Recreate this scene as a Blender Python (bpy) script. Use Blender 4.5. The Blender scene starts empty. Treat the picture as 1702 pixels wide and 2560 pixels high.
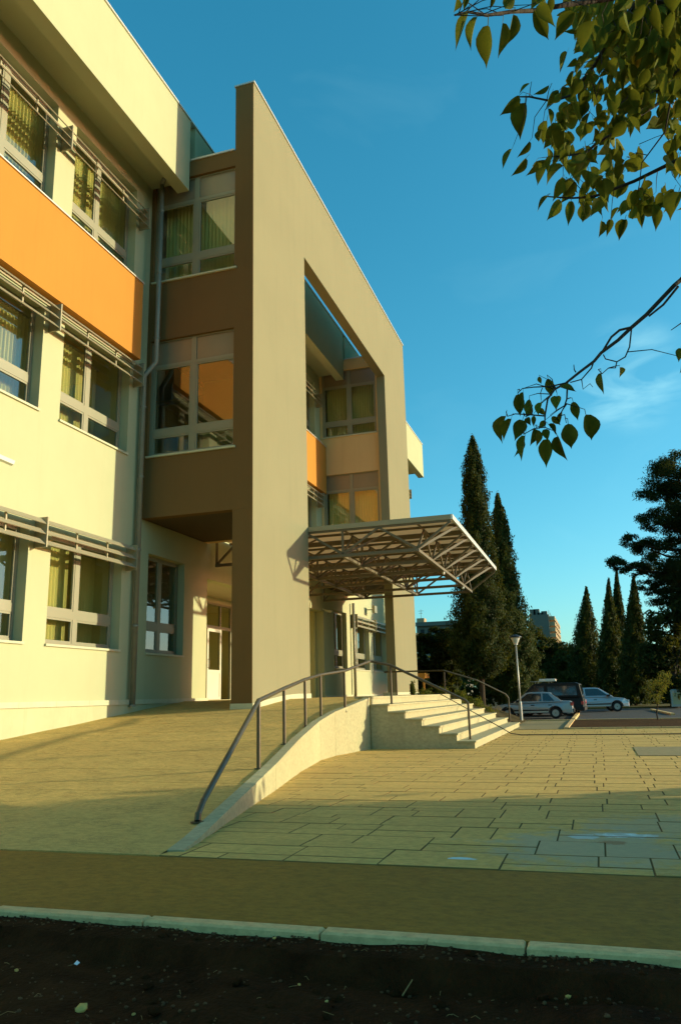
import bpy, bmesh, math, random
import numpy as np
from mathutils import Vector, Matrix, Euler

random.seed(7)
rng = np.random.default_rng(11)
R = math.radians
scene = bpy.context.scene
col = scene.collection

# ------------------------------------------------------------------ camera
CAM_H = 1.3
FPX = 1946.0                      # focal length in pixels of the 1702 x 2560 photograph
yaw, pitch, roll = R(17.47), R(13.27), R(-1.407)
fwd = Vector((math.cos(pitch) * math.cos(yaw), math.cos(pitch) * math.sin(yaw), math.sin(pitch)))
r0 = fwd.cross(Vector((0, 0, 1))).normalized()
u0 = r0.cross(fwd)
RT = r0 * math.cos(roll) + u0 * math.sin(roll)
UP = -r0 * math.sin(roll) + u0 * math.cos(roll)
CAM = Vector((0, 0, CAM_H))
cam_data = bpy.data.cameras.new('camera')
cam = bpy.data.objects.new('camera', cam_data)
col.objects.link(cam)
cam.matrix_world = Matrix((
    (RT.x, UP.x, -fwd.x, CAM.x), (RT.y, UP.y, -fwd.y, CAM.y), (RT.z, UP.z, -fwd.z, CAM.z), (0, 0, 0, 1)))
cam_data.sensor_fit = 'VERTICAL'
cam_data.sensor_height = 36.0
cam_data.lens = FPX / 2560 * 36.0
cam_data.clip_start = 0.05
cam_data.clip_end = 3000
scene.camera = cam

# ------------------------------------------------------------------ sky, sun, exposure
SUN = Vector((0.40, -1.0, 0.235)).normalized()
world = bpy.data.worlds.new('World')
scene.world = world
world.use_nodes = True
wn = world.node_tree
wn.nodes.clear()
w_out = wn.nodes.new('ShaderNodeOutputWorld')
w_bg = wn.nodes.new('ShaderNodeBackground')
sky = wn.nodes.new('ShaderNodeTexSky')
sky.sky_type = 'NISHITA'
sky.sun_disc = False
sky.sun_elevation = math.asin(SUN.z)
sky.sun_rotation = math.atan2(SUN.x, SUN.y)
sky.air_density = 1.0
sky.dust_density = 0.9
sky.ozone_density = 2.0
# white balance of the sky: the red channel falls off faster than in the raw sky
w_sep = wn.nodes.new('ShaderNodeSeparateColor'); w_com = wn.nodes.new('ShaderNodeCombineColor')
wn.links.new(sky.outputs[0], w_sep.inputs[0])
def chan(i, gain, power):
    p = wn.nodes.new('ShaderNodeMath'); p.operation = 'POWER'; p.inputs[1].default_value = power
    g = wn.nodes.new('ShaderNodeMath'); g.operation = 'MULTIPLY'; g.inputs[1].default_value = gain
    wn.links.new(w_sep.outputs[i], p.inputs[0]); wn.links.new(p.outputs[0], g.inputs[0]); wn.links.new(g.outputs[0], w_com.inputs[i])
SKY_GAIN = ((0.36, 1.42), (1.33, 0.88), (1.42, 0.88))
for i_, (g_, p_) in enumerate(SKY_GAIN): chan(i_, g_, p_)
# faint wisps of cirrus
w_tc = wn.nodes.new('ShaderNodeTexCoord')
w_map = wn.nodes.new('ShaderNodeMapping'); w_map.inputs['Scale'].default_value = (2.2, 2.6, 5.5); w_map.inputs['Location'].default_value = (3.7, 1.9, 0.6)
w_noise = wn.nodes.new('ShaderNodeTexNoise'); w_noise.inputs['Scale'].default_value = 1.7
w_noise.inputs['Detail'].default_value = 5; w_noise.inputs['Roughness'].default_value = 0.5
w_noise.inputs['Distortion'].default_value = 0.8
w_ramp = wn.nodes.new('ShaderNodeMapRange')
w_ramp.inputs['From Min'].default_value = 0.60; w_ramp.inputs['From Max'].default_value = 0.85
w_ramp.inputs['To Min'].default_value = 0.0; w_ramp.inputs['To Max'].default_value = 0.06
w_cl = wn.nodes.new('ShaderNodeMix'); w_cl.data_type = 'RGBA'
w_cl.inputs[7].default_value = (3.0, 5.6, 6.0, 1)
# one curved wisp low on the right
WISP = (RT * ((1575 - 851) / FPX) + UP * (-(945 - 1280) / FPX) + fwd).normalized()
w_dot = wn.nodes.new('ShaderNodeVectorMath'); w_dot.operation = 'DOT_PRODUCT'; w_dot.inputs[1].default_value = WISP
w_fall = wn.nodes.new('ShaderNodeMapRange'); w_fall.interpolation_type = 'SMOOTHSTEP'
w_fall.inputs['From Min'].default_value = math.cos(R(4.6)); w_fall.inputs['From Max'].default_value = math.cos(R(1.2))
w_map2 = wn.nodes.new('ShaderNodeMapping'); w_map2.inputs['Rotation'].default_value = (R(35), R(20), 0); w_map2.inputs['Scale'].default_value = (9, 5, 16)
w_n2 = wn.nodes.new('ShaderNodeTexNoise'); w_n2.inputs['Scale'].default_value = 1.1; w_n2.inputs['Detail'].default_value = 5; w_n2.inputs['Distortion'].default_value = 1.2
w_r2 = wn.nodes.new('ShaderNodeMapRange'); w_r2.inputs['From Min'].default_value = 0.45; w_r2.inputs['From Max'].default_value = 0.75; w_r2.inputs['To Max'].default_value = 0.55
w_mul = wn.nodes.new('ShaderNodeMath'); w_mul.operation = 'MULTIPLY'
w_max = wn.nodes.new('ShaderNodeMath'); w_max.operation = 'MAXIMUM'
wn.links.new(w_tc.outputs['Generated'], w_dot.inputs[0]); wn.links.new(w_dot.outputs['Value'], w_fall.inputs['Value'])
wn.links.new(w_tc.outputs['Generated'], w_map2.inputs[0]); wn.links.new(w_map2.outputs[0], w_n2.inputs['Vector']); wn.links.new(w_n2.outputs['Fac'], w_r2.inputs['Value'])
wn.links.new(w_fall.outputs[0], w_mul.inputs[0]); wn.links.new(w_r2.outputs[0], w_mul.inputs[1])
wn.links.new(w_tc.outputs['Generated'], w_map.inputs[0])
wn.links.new(w_map.outputs[0], w_noise.inputs['Vector'])
wn.links.new(w_noise.outputs['Fac'], w_ramp.inputs['Value'])
wn.links.new(w_ramp.outputs[0], w_max.inputs[0]); wn.links.new(w_mul.outputs[0], w_max.inputs[1])
wn.links.new(w_max.outputs[0], w_cl.inputs[0])
wn.links.new(w_com.outputs[0], w_cl.inputs[6])
wn.links.new(w_cl.outputs[2], w_bg.inputs[0])
w_bg.inputs[1].default_value = 0.14
wn.links.new(w_bg.outputs[0], w_out.inputs[0])

sun_data = bpy.data.lights.new('sun', 'SUN')
sun_data.energy = 4.0
sun_data.angle = R(0.8)
sun_data.color = (1.0, 0.94, 0.60)
sun = bpy.data.objects.new('sun', sun_data)
sun.rotation_euler = (-SUN).to_track_quat('-Z', 'Y').to_euler()
sun.location = (10, -60, 40)
col.objects.link(sun)

vs = scene.view_settings
vs.view_transform = 'Standard'
vs.look = 'None'
vs.gamma = 1.0
vs.exposure = 0.5
vs.use_curve_mapping = False
scene.cycles.max_bounces = 8
scene.cycles.diffuse_bounces = 4
scene.cycles.transparent_max_bounces = 16

# ------------------------------------------------------------------ helpers
def ray(p):
    return RT * ((p[0] - 851) / FPX) + UP * (-(p[1] - 1280) / FPX) + fwd
def on_z(p, z=0.0):
    d = ray(p); return CAM + d * ((z - CAM_H) / d.z)
def on_y(p, y):
    d = ray(p); return CAM + d * (y / d.y)
def on_x(p, x):
    d = ray(p); return CAM + d * (x / d.x)
def at_dist(p, dist):
    return CAM + ray(p).normalized() * dist
def project(P):
    v = Vector(P) - CAM
    z = v.dot(fwd)
    if z < 0.05: return None
    return (851 + FPX * v.dot(RT) / z, 1280 - FPX * v.dot(UP) / z)

WO = {}
def tag(o, label=None, cat=None, group=None, kind=None):
    if label: o['label'] = label
    if cat: o['category'] = cat
    if group: o['group'] = group
    if kind: o['kind'] = kind
    return o
def empty(name, loc, label=None, cat=None, group=None, parent=None):
    o = bpy.data.objects.new(name, None)
    o.empty_display_size = 0.3
    col.objects.link(o)
    loc = Vector(loc)
    if parent is not None:
        o.parent = parent; o.location = loc - WO[parent.name]
    else:
        o.location = loc
    WO[o.name] = loc
    return tag(o, label, cat, group)
def place(name, mesh, mat, parent=None, origin=None, smooth=False):
    """link a mesh whose vertices are relative to origin (world)"""
    o = bpy.data.objects.new(name, mesh)
    if mat is not None and not mesh.materials:
        mesh.materials.append(mat)
    origin = Vector(origin) if origin is not None else Vector((0, 0, 0))
    col.objects.link(o)
    if parent is not None:
        o.parent = parent; o.location = origin - WO[parent.name]
    else:
        o.location = origin
    WO[o.name] = origin
    if smooth:
        mesh.polygons.foreach_set('use_smooth', [True] * len(mesh.polygons))
    return o

class MB:
    def __init__(s): s.v = []; s.f = []
    def add(s, verts, faces):
        b = len(s.v); s.v += [tuple(v) for v in verts]; s.f += [tuple(i + b for i in f) for f in faces]
        return s
    def box(s, x0, x1, y0, y1, z0, z1):
        return s.add([(x0, y0, z0), (x1, y0, z0), (x1, y1, z0), (x0, y1, z0), (x0, y0, z1), (x1, y0, z1), (x1, y1, z1), (x0, y1, z1)],
              [(0, 3, 2, 1), (4, 5, 6, 7), (0, 1, 5, 4), (1, 2, 6, 5), (2, 3, 7, 6), (3, 0, 4, 7)])
    def bevbox(s, x0, x1, y0, y1, z0, z1, b=0.01):
        """box with a chamfered top edge"""
        v = [(x0, y0, z0), (x1, y0, z0), (x1, y1, z0), (x0, y1, z0), (x0, y0, z1 - b), (x1, y0, z1 - b), (x1, y1, z1 - b), (x0, y1, z1 - b),
             (x0 + b, y0 + b, z1), (x1 - b, y0 + b, z1), (x1 - b, y1 - b, z1), (x0 + b, y1 - b, z1)]
        f = [(8, 9, 10, 11)]
        for i in range(4):
            j = (i + 1) % 4
            f += [(i, j, 4 + j, 4 + i), (4 + i, 4 + j, 8 + j, 8 + i)]
        return s.add(v, f)
    def bar(s, a, b, w=0.06, h=None):
        """rectangular bar from a to b"""
        a = Vector(a); b = Vector(b); d = (b - a)
        if d.length < 1e-6: return s
        h = h or w
        d.normalize()
        up = Vector((0, 0, 1)) if abs(d.z) < 0.95 else Vector((1, 0, 0))
        sx = d.cross(up).normalized() * (w / 2); sz = sx.cross(d).normalized() * (h / 2)
        vs_ = []
        for p in (a, b):
            vs_ += [p - sx - sz, p + sx - sz, p + sx + sz, p - sx + sz]
        return s.add(vs_, [(0, 1, 2, 3), (7, 6, 5, 4), (0, 4, 5, 1), (1, 5, 6, 2), (2, 6, 7, 3), (3, 7, 4, 0)])
    def tube(s, pts, r, n=10, caps=True):
        pts = [Vector(p) for p in pts]
        rr = r if isinstance(r, (list, tuple)) else [r] * len(pts)
        base = len(s.v)
        prev = None
        for i, p in enumerate(pts):
            if i == 0: d = pts[1] - p
            elif i == len(pts) - 1: d = p - pts[i - 1]
            else: d = (pts[i + 1] - p).normalized() + (p - pts[i - 1]).normalized()
            d.normalize()
            if prev is None:
                up = Vector((0, 0, 1)) if abs(d.z) < 0.9 else Vector((1, 0, 0))
                sx = d.cross(up).normalized()
            else:
                sx = (prev - d * prev.dot(d)).normalized()
            prev = sx
            sy = d.cross(sx)
            k = 1.0
            for j in range(n):
                a = 2 * math.pi * j / n
                s.v.append(tuple(p + (sx * math.cos(a) + sy * math.sin(a)) * rr[i] * k))
        for i in range(len(pts) - 1):
            for j in range(n):
                a = base + i * n + j; b = base + i * n + (j + 1) % n
                s.f.append((a, b, b + n, a + n))
        if caps:
            s.f.append(tuple(base + j for j in reversed(range(n))))
            e = base + (len(pts) - 1) * n
            s.f.append(tuple(e + j for j in range(n)))
        return s
    def lathe(s, c, prof, n=16):
        """prof: list of (r, z) rotated about the vertical through c"""
        base = len(s.v)
        for r, z in prof:
            for j in range(n):
                a = 2 * math.pi * j / n
                s.v.append((c[0] + r * math.cos(a), c[1] + r * math.sin(a), c[2] + z))
        for i in range(len(prof) - 1):
            for j in range(n):
                a = base + i * n + j; b = base + i * n + (j + 1) % n
                s.f.append((a, b, b + n, a + n))
        s.f.append(tuple(base + j for j in reversed(range(n))))
        e = base + (len(prof) - 1) * n
        s.f.append(tuple(e + j for j in range(n)))
        return s
    def mesh(s, name, origin=(0, 0, 0)):
        m = bpy.data.meshes.new(name)
        o = Vector(origin)
        m.from_pydata([(v[0] - o.x, v[1] - o.y, v[2] - o.z) for v in s.v], [], s.f)
        m.update()
        return m
    def build(s, name, mat, parent=None, origin=None, smooth=False):
        if origin is None:
            a = np.array(s.v)
            lo = a.min(0); hi = a.max(0)
            origin = ((lo[0] + hi[0]) / 2, (lo[1] + hi[1]) / 2, lo[2])
        return place(name, s.mesh(name, origin), mat, parent, origin, smooth)

# ------------------------------------------------------------------ materials
def new_mat(name):
    m = bpy.data.materials.new(name); m.use_nodes = True
    nt = m.node_tree; b = nt.nodes['Principled BSDF']
    return m, nt, b
def pos_node(nt, scale=(1, 1, 1)):
    g = nt.nodes.new('ShaderNodeNewGeometry')
    mp = nt.nodes.new('ShaderNodeMapping'); mp.inputs['Scale'].default_value = scale
    nt.links.new(g.outputs['Position'], mp.inputs[0])
    return mp.outputs[0]
def noise(nt, vec, scale, detail=4, rough=0.55, dist=0.0):
    n = nt.nodes.new('ShaderNodeTexNoise')
    n.inputs['Scale'].default_value = scale; n.inputs['Detail'].default_value = detail
    n.inputs['Roughness'].default_value = rough; n.inputs['Distortion'].default_value = dist
    nt.links.new(vec, n.inputs['Vector'])
    return n.outputs['Fac']
def maprange(nt, val, a, b, c, d):
    n = nt.nodes.new('ShaderNodeMapRange')
    for k, x in zip(('From Min', 'From Max', 'To Min', 'To Max'), (a, b, c, d)): n.inputs[k].default_value = x
    nt.links.new(val, n.inputs['Value'])
    return n.outputs[0]
def mixc(nt, fac, a, b, mode='MIX'):
    n = nt.nodes.new('ShaderNodeMix'); n.data_type = 'RGBA'; n.blend_type = mode
    for i, x in ((0, fac), (6, a), (7, b)):
        if isinstance(x, (int, float)): n.inputs[i].default_value = x
        elif isinstance(x, tuple): n.inputs[i].default_value = x if len(x) == 4 else (*x, 1)
        else: nt.links.new(x, n.inputs[i])
    return n.outputs[2]
def bump(nt, b, val, strength, dist=0.01):
    n = nt.nodes.new('ShaderNodeBump'); n.inputs['Strength'].default_value = strength; n.inputs['Distance'].default_value = dist
    nt.links.new(val, n.inputs['Height']); nt.links.new(n.outputs[0], b.inputs['Normal'])
def surf(name, c, rough=0.8, var=0.12, nscale=1.5, bscale=60, bstr=0.15, metal=0.0, c2=None, stretch=(1, 1, 1), spec=0.3, bdist=0.01, streak=0.0):
    m, nt, b = new_mat(name)
    v = pos_node(nt, stretch)
    c2 = c2 or tuple(x * (1 - var * 2) for x in c)
    f = noise(nt, v, nscale, 6, 0.6)
    f = maprange(nt, f, 0.3, 0.72, 0, 1)
    cc_ = mixc(nt, f, c, c2)
    if streak:
        vz = pos_node(nt, (1, 1, .07))
        g1 = maprange(nt, noise(nt, vz, 3.2, 6, .7), .52, .78, 0, streak)
        cc_ = mixc(nt, g1, cc_, tuple(x * .62 for x in c))
        g2 = maprange(nt, noise(nt, v, .35, 4, .6), .5, .75, 0, streak * .6)
        cc_ = mixc(nt, g2, cc_, tuple(x * .75 for x in c))
    nt.links.new(cc_, b.inputs['Base Color'])
    b.inputs['Roughness'].default_value = rough
    b.inputs['Metallic'].default_value = metal
    b.inputs['Specular IOR Level'].default_value = spec
    if bstr > 0:
        bump(nt, b, noise(nt, v, bscale, 3), bstr, bdist)
    return m

M = {}
M['cream'] = surf('cream_render', (0.455, 0.455, 0.265), 0.9, 0.03, 0.7, 90, 0.12, spec=0.15, streak=0.12)
M['orange'] = surf('orange_render', (0.50, 0.215, 0.037), 0.9, 0.03, 0.6, 90, 0.12, spec=0.15, streak=0.22)
M['tan'] = surf('tan_render', (0.250, 0.228, 0.130), 0.92, 0.03, 0.5, 110, 0.14, spec=0.12, streak=0.22)
M['peach'] = surf('lit_block_render', (0.66, 0.46, 0.21), 0.92, 0.04, 0.5, 110, 0.14, spec=0.12, streak=0.22)  # paler copy of the block colour, brightened to carry bounced light
M['brown'] = surf('shaded_render', (0.18, 0.105, 0.038), 0.92, 0.04, 0.5, 110, 0.14, spec=0.12, streak=0.22)  # wall colour darkened to carry the shade of the west faces
M['soffit_dark'] = surf('soffit_dark', (0.085, 0.062, 0.03), 0.9, 0.04, 0.5, 60, 0.1)  # separate darker colour for the block undersides
M['white_stone'] = surf('pale_stone', (0.54, 0.53, 0.34), 0.55, 0.08, 4, 40, 0.05)
M['plinth'] = surf('plinth_cement', (0.50, 0.49, 0.29), 0.9, 0.08, 1.2, 50, 0.2, streak=0.50)
M['frame'] = surf('grey_aluminium_frame', (0.27, 0.255, 0.165), 0.45, 0.03, 3, 20, 0, metal=0.1, spec=0.4)
M['panel'] = surf('grey_infill_panel', (0.25, 0.20, 0.125), 0.25, 0.05, 2, 20, 0, spec=0.5)
M['louvre'] = surf('louvre_aluminium', (0.34, 0.30, 0.19), 0.5, 0.04, 3, 20, 0, metal=0.2)
M['dark_metal'] = surf('dark_bronze_metal', (0.085, 0.062, 0.026), 0.4, 0.08, 12, 20, 0, metal=0.15, spec=0.5)
M['steel'] = surf('painted_truss_steel', (0.15, 0.12, 0.068), 0.5, 0.06, 5, 20, 0, spec=0.4)
M['pipe'] = surf('zinc_pipe', (0.26, 0.25, 0.19), 0.45, 0.08, 4, 20, 0, metal=0.3)
M['cap'] = surf('roof_edge_metal', (0.62, 0.60, 0.52), 0.4, 0.04, 3, 20, 0, metal=0.4)
M['white_door'] = surf('white_door_paint', (0.56, 0.55, 0.42), 0.4, 0.03, 2, 20, 0, spec=0.4)
M['black'] = surf('black_plastic', (0.015, 0.015, 0.014), 0.5, 0.1, 5, 20, 0)
M['interior'] = surf('interior_plaster', (0.62, 0.56, 0.24), 0.9, 0.05, 0.7, 30, 0)
M['interior_floor'] = surf('interior_floor', (0.20, 0.16, 0.10), 0.6, 0.1, 1, 30, 0)
M['ceiling'] = surf('interior_ceiling', (0.45, 0.41, 0.28), 0.9, 0.04, 1, 30, 0)
M['slat'] = None
def slat_mat():
    m, nt, b = new_mat('fabric_blind')
    c = (0.82, 0.74, 0.36, 1)
    nt.nodes.remove(b)
    d = nt.nodes.new('ShaderNodeBsdfDiffuse'); d.inputs[0].default_value = c
    t = nt.nodes.new('ShaderNodeBsdfTranslucent'); t.inputs[0].default_value = c
    mx = nt.nodes.new('ShaderNodeMixShader'); mx.inputs[0].default_value = 0.3
    nt.links.new(d.outputs[0], mx.inputs[1]); nt.links.new(t.outputs[0], mx.inputs[2])
    nt.links.new(mx.outputs[0], nt.nodes['Material Output'].inputs[0])
    return m
M['slat'] = slat_mat()
def glass_mat(name, tint, refl_ior=2.0):
    m, nt, b = new_mat(name)
    nt.nodes.remove(b)
    t = nt.nodes.new('ShaderNodeBsdfTransparent'); t.inputs[0].default_value = (*tint, 1)
    g = nt.nodes.new('ShaderNodeBsdfGlossy'); g.inputs['Roughness'].default_value = 0.012
    g.inputs[0].default_value = (0.95, 0.95, 0.92, 1)
    fr = nt.nodes.new('ShaderNodeFresnel'); fr.inputs[0].default_value = refl_ior
    mx = nt.nodes.new('ShaderNodeMixShader')
    ge = nt.nodes.new('ShaderNodeNewGeometry')
    ml = nt.nodes.new('ShaderNodeMath'); ml.operation = 'MULTIPLY'
    iv = nt.nodes.new('ShaderNodeMath'); iv.operation = 'SUBTRACT'; iv.inputs[0].default_value = 1.0
    nt.links.new(ge.outputs['Backfacing'], iv.inputs[1])
    nt.links.new(fr.outputs[0], ml.inputs[0]); nt.links.new(iv.outputs[0], ml.inputs[1])
    nt.links.new(ml.outputs[0], mx.inputs[0]); nt.links.new(t.outputs[0], mx.inputs[1]); nt.links.new(g.outputs[0], mx.inputs[2])
    nt.links.new(mx.outputs[0], nt.nodes['Material Output'].inputs[0])
    return m
M['glass'] = glass_mat('window_glass', (0.93, 0.95, 0.84), 2.3)
M['car_glass'] = glass_mat('car_glass', (0.10, 0.12, 0.12), 1.6)

def paving(name, c, c2, stretch, bstr=0.5, stain=False, veins=False):
    m, nt, b = new_mat(name)
    v = pos_node(nt, (1, 1, 1))
    vs_ = pos_node(nt, stretch)
    big = maprange(nt, noise(nt, v, 0.5, 4, 0.6), 0.35, 0.7, 0, 1)
    fine = maprange(nt, noise(nt, vs_, 5.0, 7, 0.7, 0.4), 0.32, 0.75, 0, 1)
    oi = nt.nodes.new('ShaderNodeObjectInfo')
    colr = mixc(nt, fine, c, c2)
    colr = mixc(nt, maprange(nt, big, 0, 1, 0, 0.45), colr, tuple(x * 0.72 for x in c2))
    colr = mixc(nt, maprange(nt, oi.outputs['Random'], 0, 1, 0, 0.5), colr, tuple(x * 0.6 for x in c))
    bl_ = nt.nodes.new('ShaderNodeTexVoronoi'); bl_.inputs['Scale'].default_value = 1.45
    nt.links.new(v, bl_.inputs['Vector'])
    sp_ = nt.nodes.new('ShaderNodeSeparateColor'); nt.links.new(bl_.outputs['Color'], sp_.inputs[0])
    colr = mixc(nt, maprange(nt, sp_.outputs[0], 0, 1, 0, 0.22), colr, tuple(x * q for x, q in zip(c, (.95, .8, .75))))
    if veins:
        for sc_k, th in ((2.2, .012), (5.0, .018)):
            ab = nt.nodes.new('ShaderNodeMath'); ab.operation = 'ABSOLUTE'
            sb = nt.nodes.new('ShaderNodeMath'); sb.operation = 'SUBTRACT'; sb.inputs[1].default_value = .5
            nt.links.new(noise(nt, vs_, sc_k, 8, 0.75, 1.2), sb.inputs[0]); nt.links.new(sb.outputs[0], ab.inputs[0])
            lim = nt.nodes.new('ShaderNodeMath'); lim.operation = 'MULTIPLY'
            nt.links.new(maprange(nt, ab.outputs[0], 0, th, .9, 0), lim.inputs[0]); nt.links.new(maprange(nt, noise(nt, v, 2.3, 3), .50, .58, 0, 1), lim.inputs[1])
            colr = mixc(nt, lim.outputs[0], colr, tuple(x * .38 for x in c2))
    mot = maprange(nt, noise(nt, pos_node(nt, (1, .6, 1)), 16, 6, 0.75), 0.40, 0.62, 0, 0.55)
    colr = mixc(nt, mot, colr, tuple(x * 0.55 for x in c2))
    speck = maprange(nt, noise(nt, v, 38, 3, 0.6), 0.62, 0.72, 0, 0.55)
    colr = mixc(nt, speck, colr, tuple(x * 0.4 for x in c))
    if stain:
        # spilt pale-blue paint, washed out across a few stones
        for (sx, sy, rx, ry, cc, k, nz) in ((7.86, 0.24, 0.12, 0.16, (0.72, 0.85, 0.82), 1.0, 0.45), (7.98, -0.12, 0.13, 0.30, (0.72, 0.85, 0.82), 1.0, 0.5),
                                       (7.35, 0.15, 0.75, 0.75, (0.36, 0.36, 0.25), 0.6, 0.9), (8.6, -0.55, 0.6, 0.7, (0.36, 0.36, 0.25), 0.45, 0.9), (6.72, 1.17, 0.05, 0.12, (0.5, 0.7, 0.72), 0.9, 0.6),
                                       (7.62, 0.0, 0.10, 0.14, (0.34, 0.17, 0.06), 0.7, 0.7), (9.9, -0.95, 0.05, 0.10, (0.45, 0.62, 0.6), 0.9, 0.6)):
            mp = nt.nodes.new('ShaderNodeMapping'); mp.vector_type = 'TEXTURE'
            mp.inputs['Location'].default_value = (sx, sy, 0); mp.inputs['Scale'].default_value = (rx, ry, 1)
            nt.links.new(v, mp.inputs[0])
            ln = nt.nodes.new('ShaderNodeVectorMath'); ln.operation = 'LENGTH'
            nt.links.new(mp.outputs[0], ln.inputs[0])
            ad = nt.nodes.new('ShaderNodeMath'); ad.operation = 'ADD'
            nt.links.new(ln.outputs['Value'], ad.inputs[0])
            nt.links.new(maprange(nt, noise(nt, v, 9 if rx < .3 else 3.5, 6, 0.65), 0.2, 0.8, -nz, nz), ad.inputs[1])
            fac = maprange(nt, ad.outputs[0], 0.75, 1.0 if rx < .3 else 1.35, k, 0.0)
            colr = mixc(nt, fac, colr, cc)
    nt.links.new(colr, b.inputs['Base Color'])
    b.inputs['Roughness'].default_value = 0.85
    b.inputs['Specular IOR Level'].default_value = 0.25
    h = nt.nodes.new('ShaderNodeMath'); h.operation = 'ADD'
    nt.links.new(noise(nt, vs_, 9, 6, 0.65, 0.5), h.inputs[0])
    nt.links.new(maprange(nt, noise(nt, v, 90, 3), 0, 1, 0, 0.3), h.inputs[1])
    bump(nt, b, h.outputs[0], bstr, 0.03 if veins else 0.012)
    return m
M['paver'] = paving('stamped_paver', (0.84, 0.55, 0.15), (0.66, 0.42, 0.105), (1.0, 0.45, 1), 0.7, True)
M['joint'] = surf('paver_joint', (0.24, 0.155, 0.045), 0.95, 0.1, 3, 60, 0.2)
M['ramp'] = paving('stamped_ramp_concrete', (0.84, 0.56, 0.16), (0.69, 0.45, 0.12), (1.2, 0.5, 1), 1.0, veins=True)
M['strip'] = paving('brushed_concrete', (0.44, 0.22, 0.022), (0.28, 0.14, 0.013), (0.9, 0.5, 1), 0.6)
M['stair'] = paving('stair_stone', (0.56, 0.50, 0.28), (0.50, 0.45, 0.245), (1, 1, 1), 0.08)
M['rampwall'] = paving('wall_cement', (0.55, 0.50, 0.275), (0.49, 0.445, 0.24), (0.3, 1, 1), 0.12)
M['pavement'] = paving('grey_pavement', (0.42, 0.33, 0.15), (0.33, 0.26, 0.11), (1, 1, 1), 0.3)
M['kerb'] = paving('kerb_concrete', (0.92, 0.62, 0.27), (0.76, 0.50, 0.20), (1, 0.5, 1), 0.4)
M['soil'] = surf('dark_soil', (0.055, 0.023, 0.007), 1.0, 0.3, 4, 30, 1.0, bdist=0.03, spec=0.05)
M['asphalt'] = surf('asphalt', (0.055, 0.055, 0.052), 0.9, 0.12, 0.5, 120, 0.3)
M['ground'] = surf('dry_ground', (0.085, 0.065, 0.028), 1.0, 0.2, 0.3, 8, 0.5, spec=0.05)
M['bed'] = surf('bed_soil', (0.10, 0.050, 0.018), 1.0, 0.2, 0.9, 9, 1.0, bdist=0.05, spec=0.05)
M['drygrass'] = surf('dry_grass', (0.20, 0.15, 0.055), 1.0, 0.2, 0.8, 20, 1.0, spec=0.05)
M['stone'] = surf('pebble', (0.15, 0.080, 0.026), 0.9, 0.4, 6, 50, 0.3)
M['straw'] = surf('straw', (0.34, 0.22, 0.07), 0.8, 0.2, 6, 50, 0)
M['paper'] = surf('paper', (0.75, 0.75, 0.72), 0.8, 0.03, 6, 50, 0)
M['bark'] = surf('bark', (0.075, 0.05, 0.028), 0.95, 0.25, 6, 25, 0.8, stretch=(1, 1, 0.2), bdist=0.02)
M['pine_bark'] = surf('pine_bark', (0.045, 0.028, 0.015), 0.95, 0.25, 4, 15, 0.8, stretch=(1, 1, 0.25), bdist=0.03)
def leafmat(name, c, c2, trans=0.35, scale=2.0, rough=0.6, detail=3):
    m, nt, b = new_mat(name)
    nt.nodes.remove(b)
    v = pos_node(nt)
    f = maprange(nt, noise(nt, v, scale, detail, 0.7), 0.33, 0.68, 0, 1)
    oi = nt.nodes.new('ShaderNodeObjectInfo')
    f2 = nt.nodes.new('ShaderNodeMath'); f2.operation = 'ADD'; f2.use_clamp = True
    nt.links.new(f, f2.inputs[0]); nt.links.new(maprange(nt, oi.outputs['Random'], 0, 1, -0.35, 0.35), f2.inputs[1])
    c_ = mixc(nt, f2.outputs[0], c, c2)
    d = nt.nodes.new('ShaderNodeBsdfPrincipled'); d.inputs['Roughness'].default_value = rough
    d.inputs['Specular IOR Level'].default_value = 0.08
    nt.links.new(c_, d.inputs['Base Color'])
    t = nt.nodes.new('ShaderNodeBsdfTranslucent')
    nt.links.new(mixc(nt, 0.5, c_, (0.42, 0.40, 0.03, 1)), t.inputs[0])
    mx = nt.nodes.new('ShaderNodeMixShader'); mx.inputs[0].default_value = trans
    nt.links.new(d.outputs[0], mx.inputs[1]); nt.links.new(t.outputs[0], mx.inputs[2])
    nt.links.new(mx.outputs[0], nt.nodes['Material Output'].inputs[0])
    return m
M['leaf'] = leafmat('broad_leaf', (0.135, 0.140, 0.014), (0.030, 0.046, 0.006), 0.17, 9, rough=.85)
M['leaf_yellow'] = leafmat('yellow_leaf', (0.42, 0.26, 0.02), (0.34, 0.17, 0.02), 0.45, 12)
M['cypress'] = leafmat('cypress_foliage', (0.052, 0.066, 0.014), (0.018, 0.030, 0.007), 0.12, 1.3)
M['pine'] = leafmat('pine_needles', (0.026, 0.042, 0.012), (0.014, 0.025, 0.008), 0.15, 0.8)
M['bush'] = leafmat('bush_foliage', (0.040, 0.050, 0.011), (0.014, 0.022, 0.006), 0.15, 0.7)
M['shrub'] = leafmat('shrub_leaf', (0.085, 0.11, 0.02), (0.045, 0.065, 0.014), 0.3, 6)
M['young'] = leafmat('young_tree_leaf', (0.15, 0.14, 0.03), (0.085, 0.085, 0.02), 0.35, 3)
M['silver'] = surf('silver_car_paint', (0.36, 0.36, 0.35), 0.28, 0.03, 2, 20, 0, metal=0.55, spec=0.5)
M['paleblue'] = surf('pale_car_paint', (0.42, 0.44, 0.46), 0.28, 0.03, 2, 20, 0, metal=0.4, spec=0.5)
M['darkpaint'] = surf('dark_van_paint', (0.010, 0.012, 0.012), 0.5, 0.05, 2, 20, 0, spec=0.2)
M['tyre'] = surf('tyre_rubber', (0.016, 0.016, 0.016), 0.85, 0.1, 8, 60, 0.1)
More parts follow.
